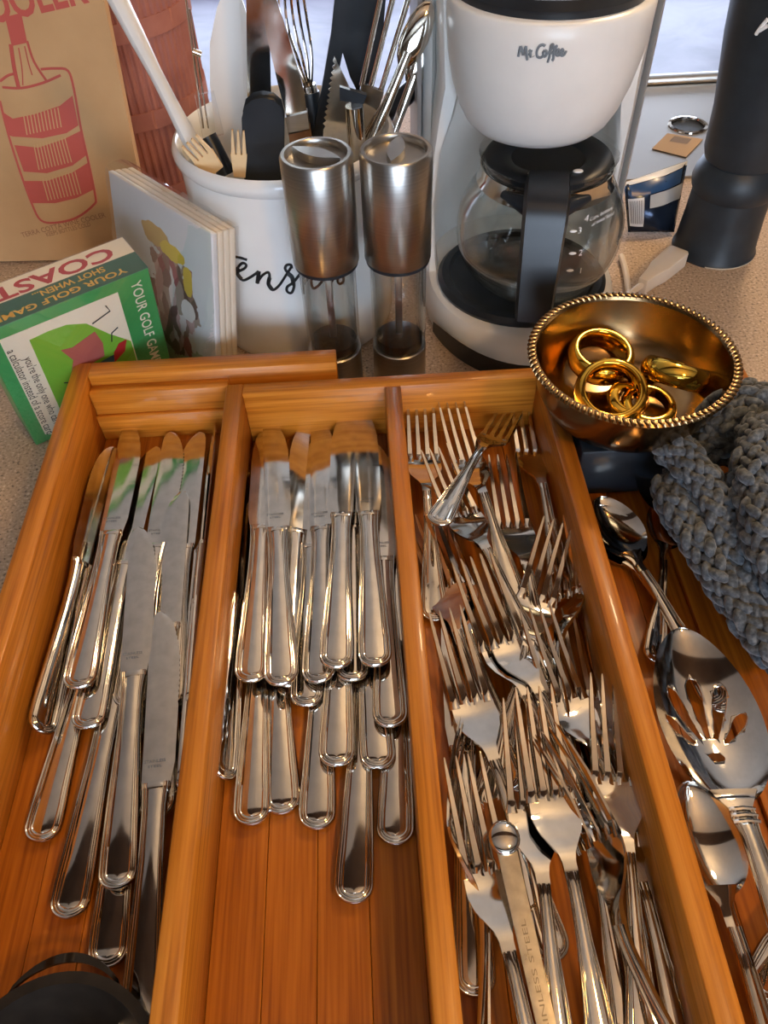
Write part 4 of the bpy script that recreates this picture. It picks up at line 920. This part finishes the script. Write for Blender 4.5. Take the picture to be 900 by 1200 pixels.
for k in range(11):
    f = k/10; cline(hl, [(28+f*40, 136-f*10), (32+f*40, 158-f*9)], .06, 2); cline(hl, [(40+f*36, 170-f*9), (46+f*38, 199-f*9)], .06, 2); cline(hl, [(50+f*38, 210-f*9), (57+f*38, 235-f*8)], .06, 2)
obj('printed_ribs', hl, lp, t)
tx = MB(); x0_, y0_ = card(42, 2); x1_, y1_ = card(62, 261)
dirx = Vector(card(70, -8))-Vector(card(0, 8)); ux = (cu*dirx.x+cup*dirx.y).normalized(); nrm_ = -cbk; uy = nrm_.cross(ux)
letters(tx, 'COOLER', 3.6, CA-cbk*.03+cu*card(27, 1)[0]+cup*(card(27, 1)[1]), ux, uy, .0, 11.5, bold=.10)
obj('lettering', tx, rp, t, smooth=False)
tx = MB(); dirx = Vector(card(120, 252))-Vector(card(30, 274)); ux = (cu*dirx.x+cup*dirx.y).normalized(); uy = nrm_.cross(ux)
letters(tx, 'TERRA COTTA WINE COOLER', .7, CA-cbk*.03+cu*card(74, 264)[0]+cup*card(74, 264)[1], ux, uy, .0, 9.5); letters(tx, 'KEEPS BOTTLES COLD', .6, CA-cbk*.03+cu*card(80, 269)[0]+cup*card(80, 269)[1], ux, uy, .0, 5.)
obj('lettering', tx, mat('card_grey_print', (150, 108, 78), .75), t, smooth=False)
tcx, tcy, tr = -26.0, 94.0, 9.3
terra = noise_color(mat('terracotta', (176, 96, 78), .75), [(158, 98, 84), (178, 118, 102)], (1, 1, 1), 30.)
t = thing('terracotta_cooler', 'ribbed terracotta wine cooler standing behind the cardboard box', 'wine cooler', (tcx, tcy, 0))
rb = MB(); n_ = 144; bands = [(0, 2.2, 0), (2.2, 8.6, 1), (8.6, 10.4, 0), (10.4, 17.0, 1), (17.0, 18.8, 0), (18.8, 25.5, 1), (25.5, 30, 0)]
for z0, z1, kk in bands:
    vs_ = []
    for i in range(n_*2):
        a = math.pi*i/n_; r_ = tr-(.2 if (kk and i % 4 < 2) else 0)-(.0 if kk else -.12)
        for z in (z0, z1): vs_.append((tcx+r_*math.cos(a), tcy+r_*math.sin(a), z))
    m_ = n_*2; rb.add(vs_, [(2*i, 2*((i+1) % m_), 2*((i+1) % m_)+1, 2*i+1) for i in range(m_)])
    rb.lathe([(tr-.5, z1), (tr+.12, z1)], (tcx, tcy, 0), 60); rb.lathe([(tr-.5, z0), (tr+.12, z0)], (tcx, tcy, 0), 60)
rb.lathe([(tr+.1, 30), (tr-1, 30), (tr-1.1, 1), (0, 1)], (tcx, tcy, 0), 60)
obj('cooler_body', rb, terra, t, sharp=20)
# ------------------------------------------------------------------ brass bowl, its rings, black box under it
bc = (18.2, 41.2)
o = obj('storage_box', MB().box((14.6, 36.9, 1.36), (23.4, 44.4, 5.98)), M['black'], None, bevel=.25, loc=(19, 40.6, 1.36)); tag(o, 'low black plastic box in the right bin beneath the brass bowl', 'box')
t = thing('brass_bowl', 'tarnished brass bowl with a rope rim standing on the tray corner', 'bowl', (bc[0], bc[1], 6))
obj('bowl_body', MB().lathe([(0, .02), (4.3, .02), (4.7, .15), (5.6, 1.0), (6.3, 2.4), (6.65, 4.0), (6.75, 4.9), (6.55, 4.9), (6.4, 4.0), (6.0, 2.5), (5.3, 1.3), (4.3, .55), (0, .42)], (bc[0], bc[1], 6), 80), M['bowl'], t, sharp=60)
rim = MB(); rim.lathe([(6.5, 4.8), (6.6, 5.0), (7.0, 5.0), (7.15, 4.85), (7.0, 4.7), (6.6, 4.7), (6.5, 4.8)], (bc[0], bc[1], 6), 80)
obj('rim', rim, M['bowl'], t)
bd = MB()
for i in range(96):
    a = 2*math.pi*i/96; R_ = Matrix.Rotation(a+.55, 3, 'Z'); bd.ball((bc[0]+6.88*math.cos(a), bc[1]+6.88*math.sin(a), 10.92), (.40, .19, .24), 8, R_)
obj('rope_edge', bd, M['bowl'], t)
def ring_(label, px, z, R0, h, tilt, az, name='napkin_ring'):
    p = at(*px, z); mb = MB(); pf = [(R0-.22, -h*.45), (R0-.10, -h/2), (R0+.12, -h*.48), (R0+.34, -h*.33), (R0+.46, -h*.12), (R0+.48, 0), (R0+.46, h*.12), (R0+.34, h*.33), (R0+.12, h*.48), (R0-.10, h/2), (R0-.22, h*.45), (R0-.26, 0), (R0-.22, -h*.45)]
    mb.lathe(pf, (0, 0, 0), 56); Rm = Matrix.Rotation(az, 3, 'Z') @ Matrix.Rotation(tilt, 3, 'X')
    mb.v = [p+Rm @ v for v in mb.v]; o = obj(name, mb, M['gold'], None, loc=p, sharp=60); tag(o, label, 'ring', 'gold napkin rings in the brass bowl')
ring_('gold napkin ring lying nearly flat at the back left of the brass bowl', (704, 418), 8.1, 2.0, 1.75, .16, .4)
ring_('gold napkin ring tilted at the front of the brass bowl', (716, 460), 8.2, 2.1, 1.6, .42, -.2)
ring_('gold napkin ring leaning on its side at the right of the brass bowl', (791, 438), 8.2, 2.0, 1.7, -.62, -.55)
ring_('small gold ring seen through the tilted front napkin ring', (736, 468), 7.4, 1.05, .8, .35, .2)
ring_('gold ring lying low at the bottom right of the bowl', (760, 476), 7.2, 1.5, .9, .15, 0)
# ------------------------------------------------------------------ crocheted cloth
yarn = noise_color(mat('grey_yarn', (80, 84, 88), .95, sheen=.3), [(42, 48, 56), (76, 84, 92), (116, 122, 127)], (1, 1, 1), 330., 6., 0, 1.0)
def stitches(mb, path, R, rows, step, seed, sz=.66, flat=1.0):
    r = random.Random(seed); P = spline(path, 14); acc = 0.; out = []; last = P[0]
    Ls = [0]
    for i in range(1, len(P)): Ls.append(Ls[-1]+(P[i]-P[i-1]).length)
    n = int(Ls[-1]/step); u = Vector((0, 0, 1))
    for k in range(n+1):
        s = k*step; i = min(int(np.searchsorted(Ls, s)), len(P)-1); i = max(i, 1); f = (s-Ls[i-1])/max(1e-6, Ls[i]-Ls[i-1]); p = P[i-1].lerp(P[i], f); tt = (P[i]-P[i-1]).normalized()
        v = (u-tt*u.dot(tt)).normalized(); b = tt.cross(v); taper = min(1, .55+s/1.6, .55+(Ls[-1]-s)/1.6)
        for j in range(rows):
            a = 2*math.pi*(j+.5*(k % 2))/rows; nn = b*math.cos(a)+v*math.sin(a)*flat; side = tt.cross(nn).normalized()
            sl = .55 if k % 2 else -.55; yd = (tt+side*sl).normalized(); zd = nn.normalized(); xd = yd.cross(zd).normalized(); zd = xd.cross(yd)
            Rm = Matrix((xd, yd, zd)).transposed(); s_ = sz*r.uniform(.85, 1.15)
            mb.ball(p+nn*R*taper*r.uniform(.82, 1.12), (s_*.58, s_*1.15, s_*.55), 8, Rm)
    return mb
t = thing('crocheted_cloth', 'chunky grey crocheted cloth heaped over the right bin beside the brass bowl', 'cloth', at(850, 600, 1))
def roll(path, R, rows, seed, **k):
    m = stitches(MB(), path, R, max(6, rows-1), .58, seed, **k); m.tube(spline(path, 8), R*.85, 12); obj('stitched_roll', m, yarn, t, sharp=180)
roll([at(772, 512, 7.2), at(800, 535, 7.4), at(832, 580, 7.0), at(862, 640, 6.2), at(885, 700, 5.4)], 1.0, 8, 1)
roll([at(782, 566, 5.4), at(800, 602, 5.6), at(836, 662, 5.4), at(880, 722, 5.0), at(925, 780, 5.0)], 1.05, 8, 2)
roll([at(835, 508, 7.0), at(862, 480, 8.0), at(900, 478, 8.0), at(945, 500, 7.5)], 1.5, 11, 3)
roll([at(812, 528, 5.5), at(840, 525, 6.2), at(880, 515, 7.2), at(930, 540, 8)], 1.2, 9, 6)
roll([at(896, 500, 8.6), at(886, 540, 8.8), at(890, 590, 8.4), at(910, 650, 7.8), at(930, 700, 7)], 1.25, 9, 4)
roll([at(800, 570, 4.8), at(830, 590, 5.2), at(860, 575, 5.4), at(885, 560, 6)], .9, 8, 5)
roll([at(850, 600, 4.8), at(880, 640, 4.8), at(905, 690, 4.8), at(930, 730, 4.8)], 1.2, 9, 7)
roll([at(866, 560, 5.4), at(880, 600, 5.2), at(900, 640, 5)], 1.1, 8, 8)

# ------------------------------------------------------------------ prints, marks and small fittings belong to the part that carries them
CARRY = {'turn_grip': 'cap', 'lid_vent': 'lid', 'measure_marks': 'glass_body', 'rope_edge': 'rim', 'engraving': 'strip', 'worn_edge': 'foot', 'white_mark': 'head', 'switch': 'base',
         'print': 'paper', 'fine_print': 'white_panel', 'printed_hill': 'picture_panel', 'printed_bag': 'picture_panel', 'printed_figure': 'picture_panel', 'printed_shirt': 'picture_panel', 'printed_line': 'picture_panel',
         'printed_band': 'carton', 'printed_foil': 'carton', 'printed_outline': 'carton', 'printed_ribs': 'carton', 'top_band': 'carton', 'tap_hole_ring': 'deck_plate', 'tap_hole_plug': 'deck_plate', 'lug_handle': 'cup_body', 'handle_mount': 'handle'}
base = lambda o: o.name.split('.')[0]
for o in list(bpy.data.objects):
    tgt = CARRY.get(base(o)) or ({'crock_body', 'brew_head', 'carton'} if base(o).startswith('lettering') else None)
    if tgt is None or o.parent is None or o.parent.type != 'EMPTY': continue
    for s in o.parent.children:
        if s is not o and (base(s) == tgt if isinstance(tgt, str) else base(s) in tgt): o.parent = s; break
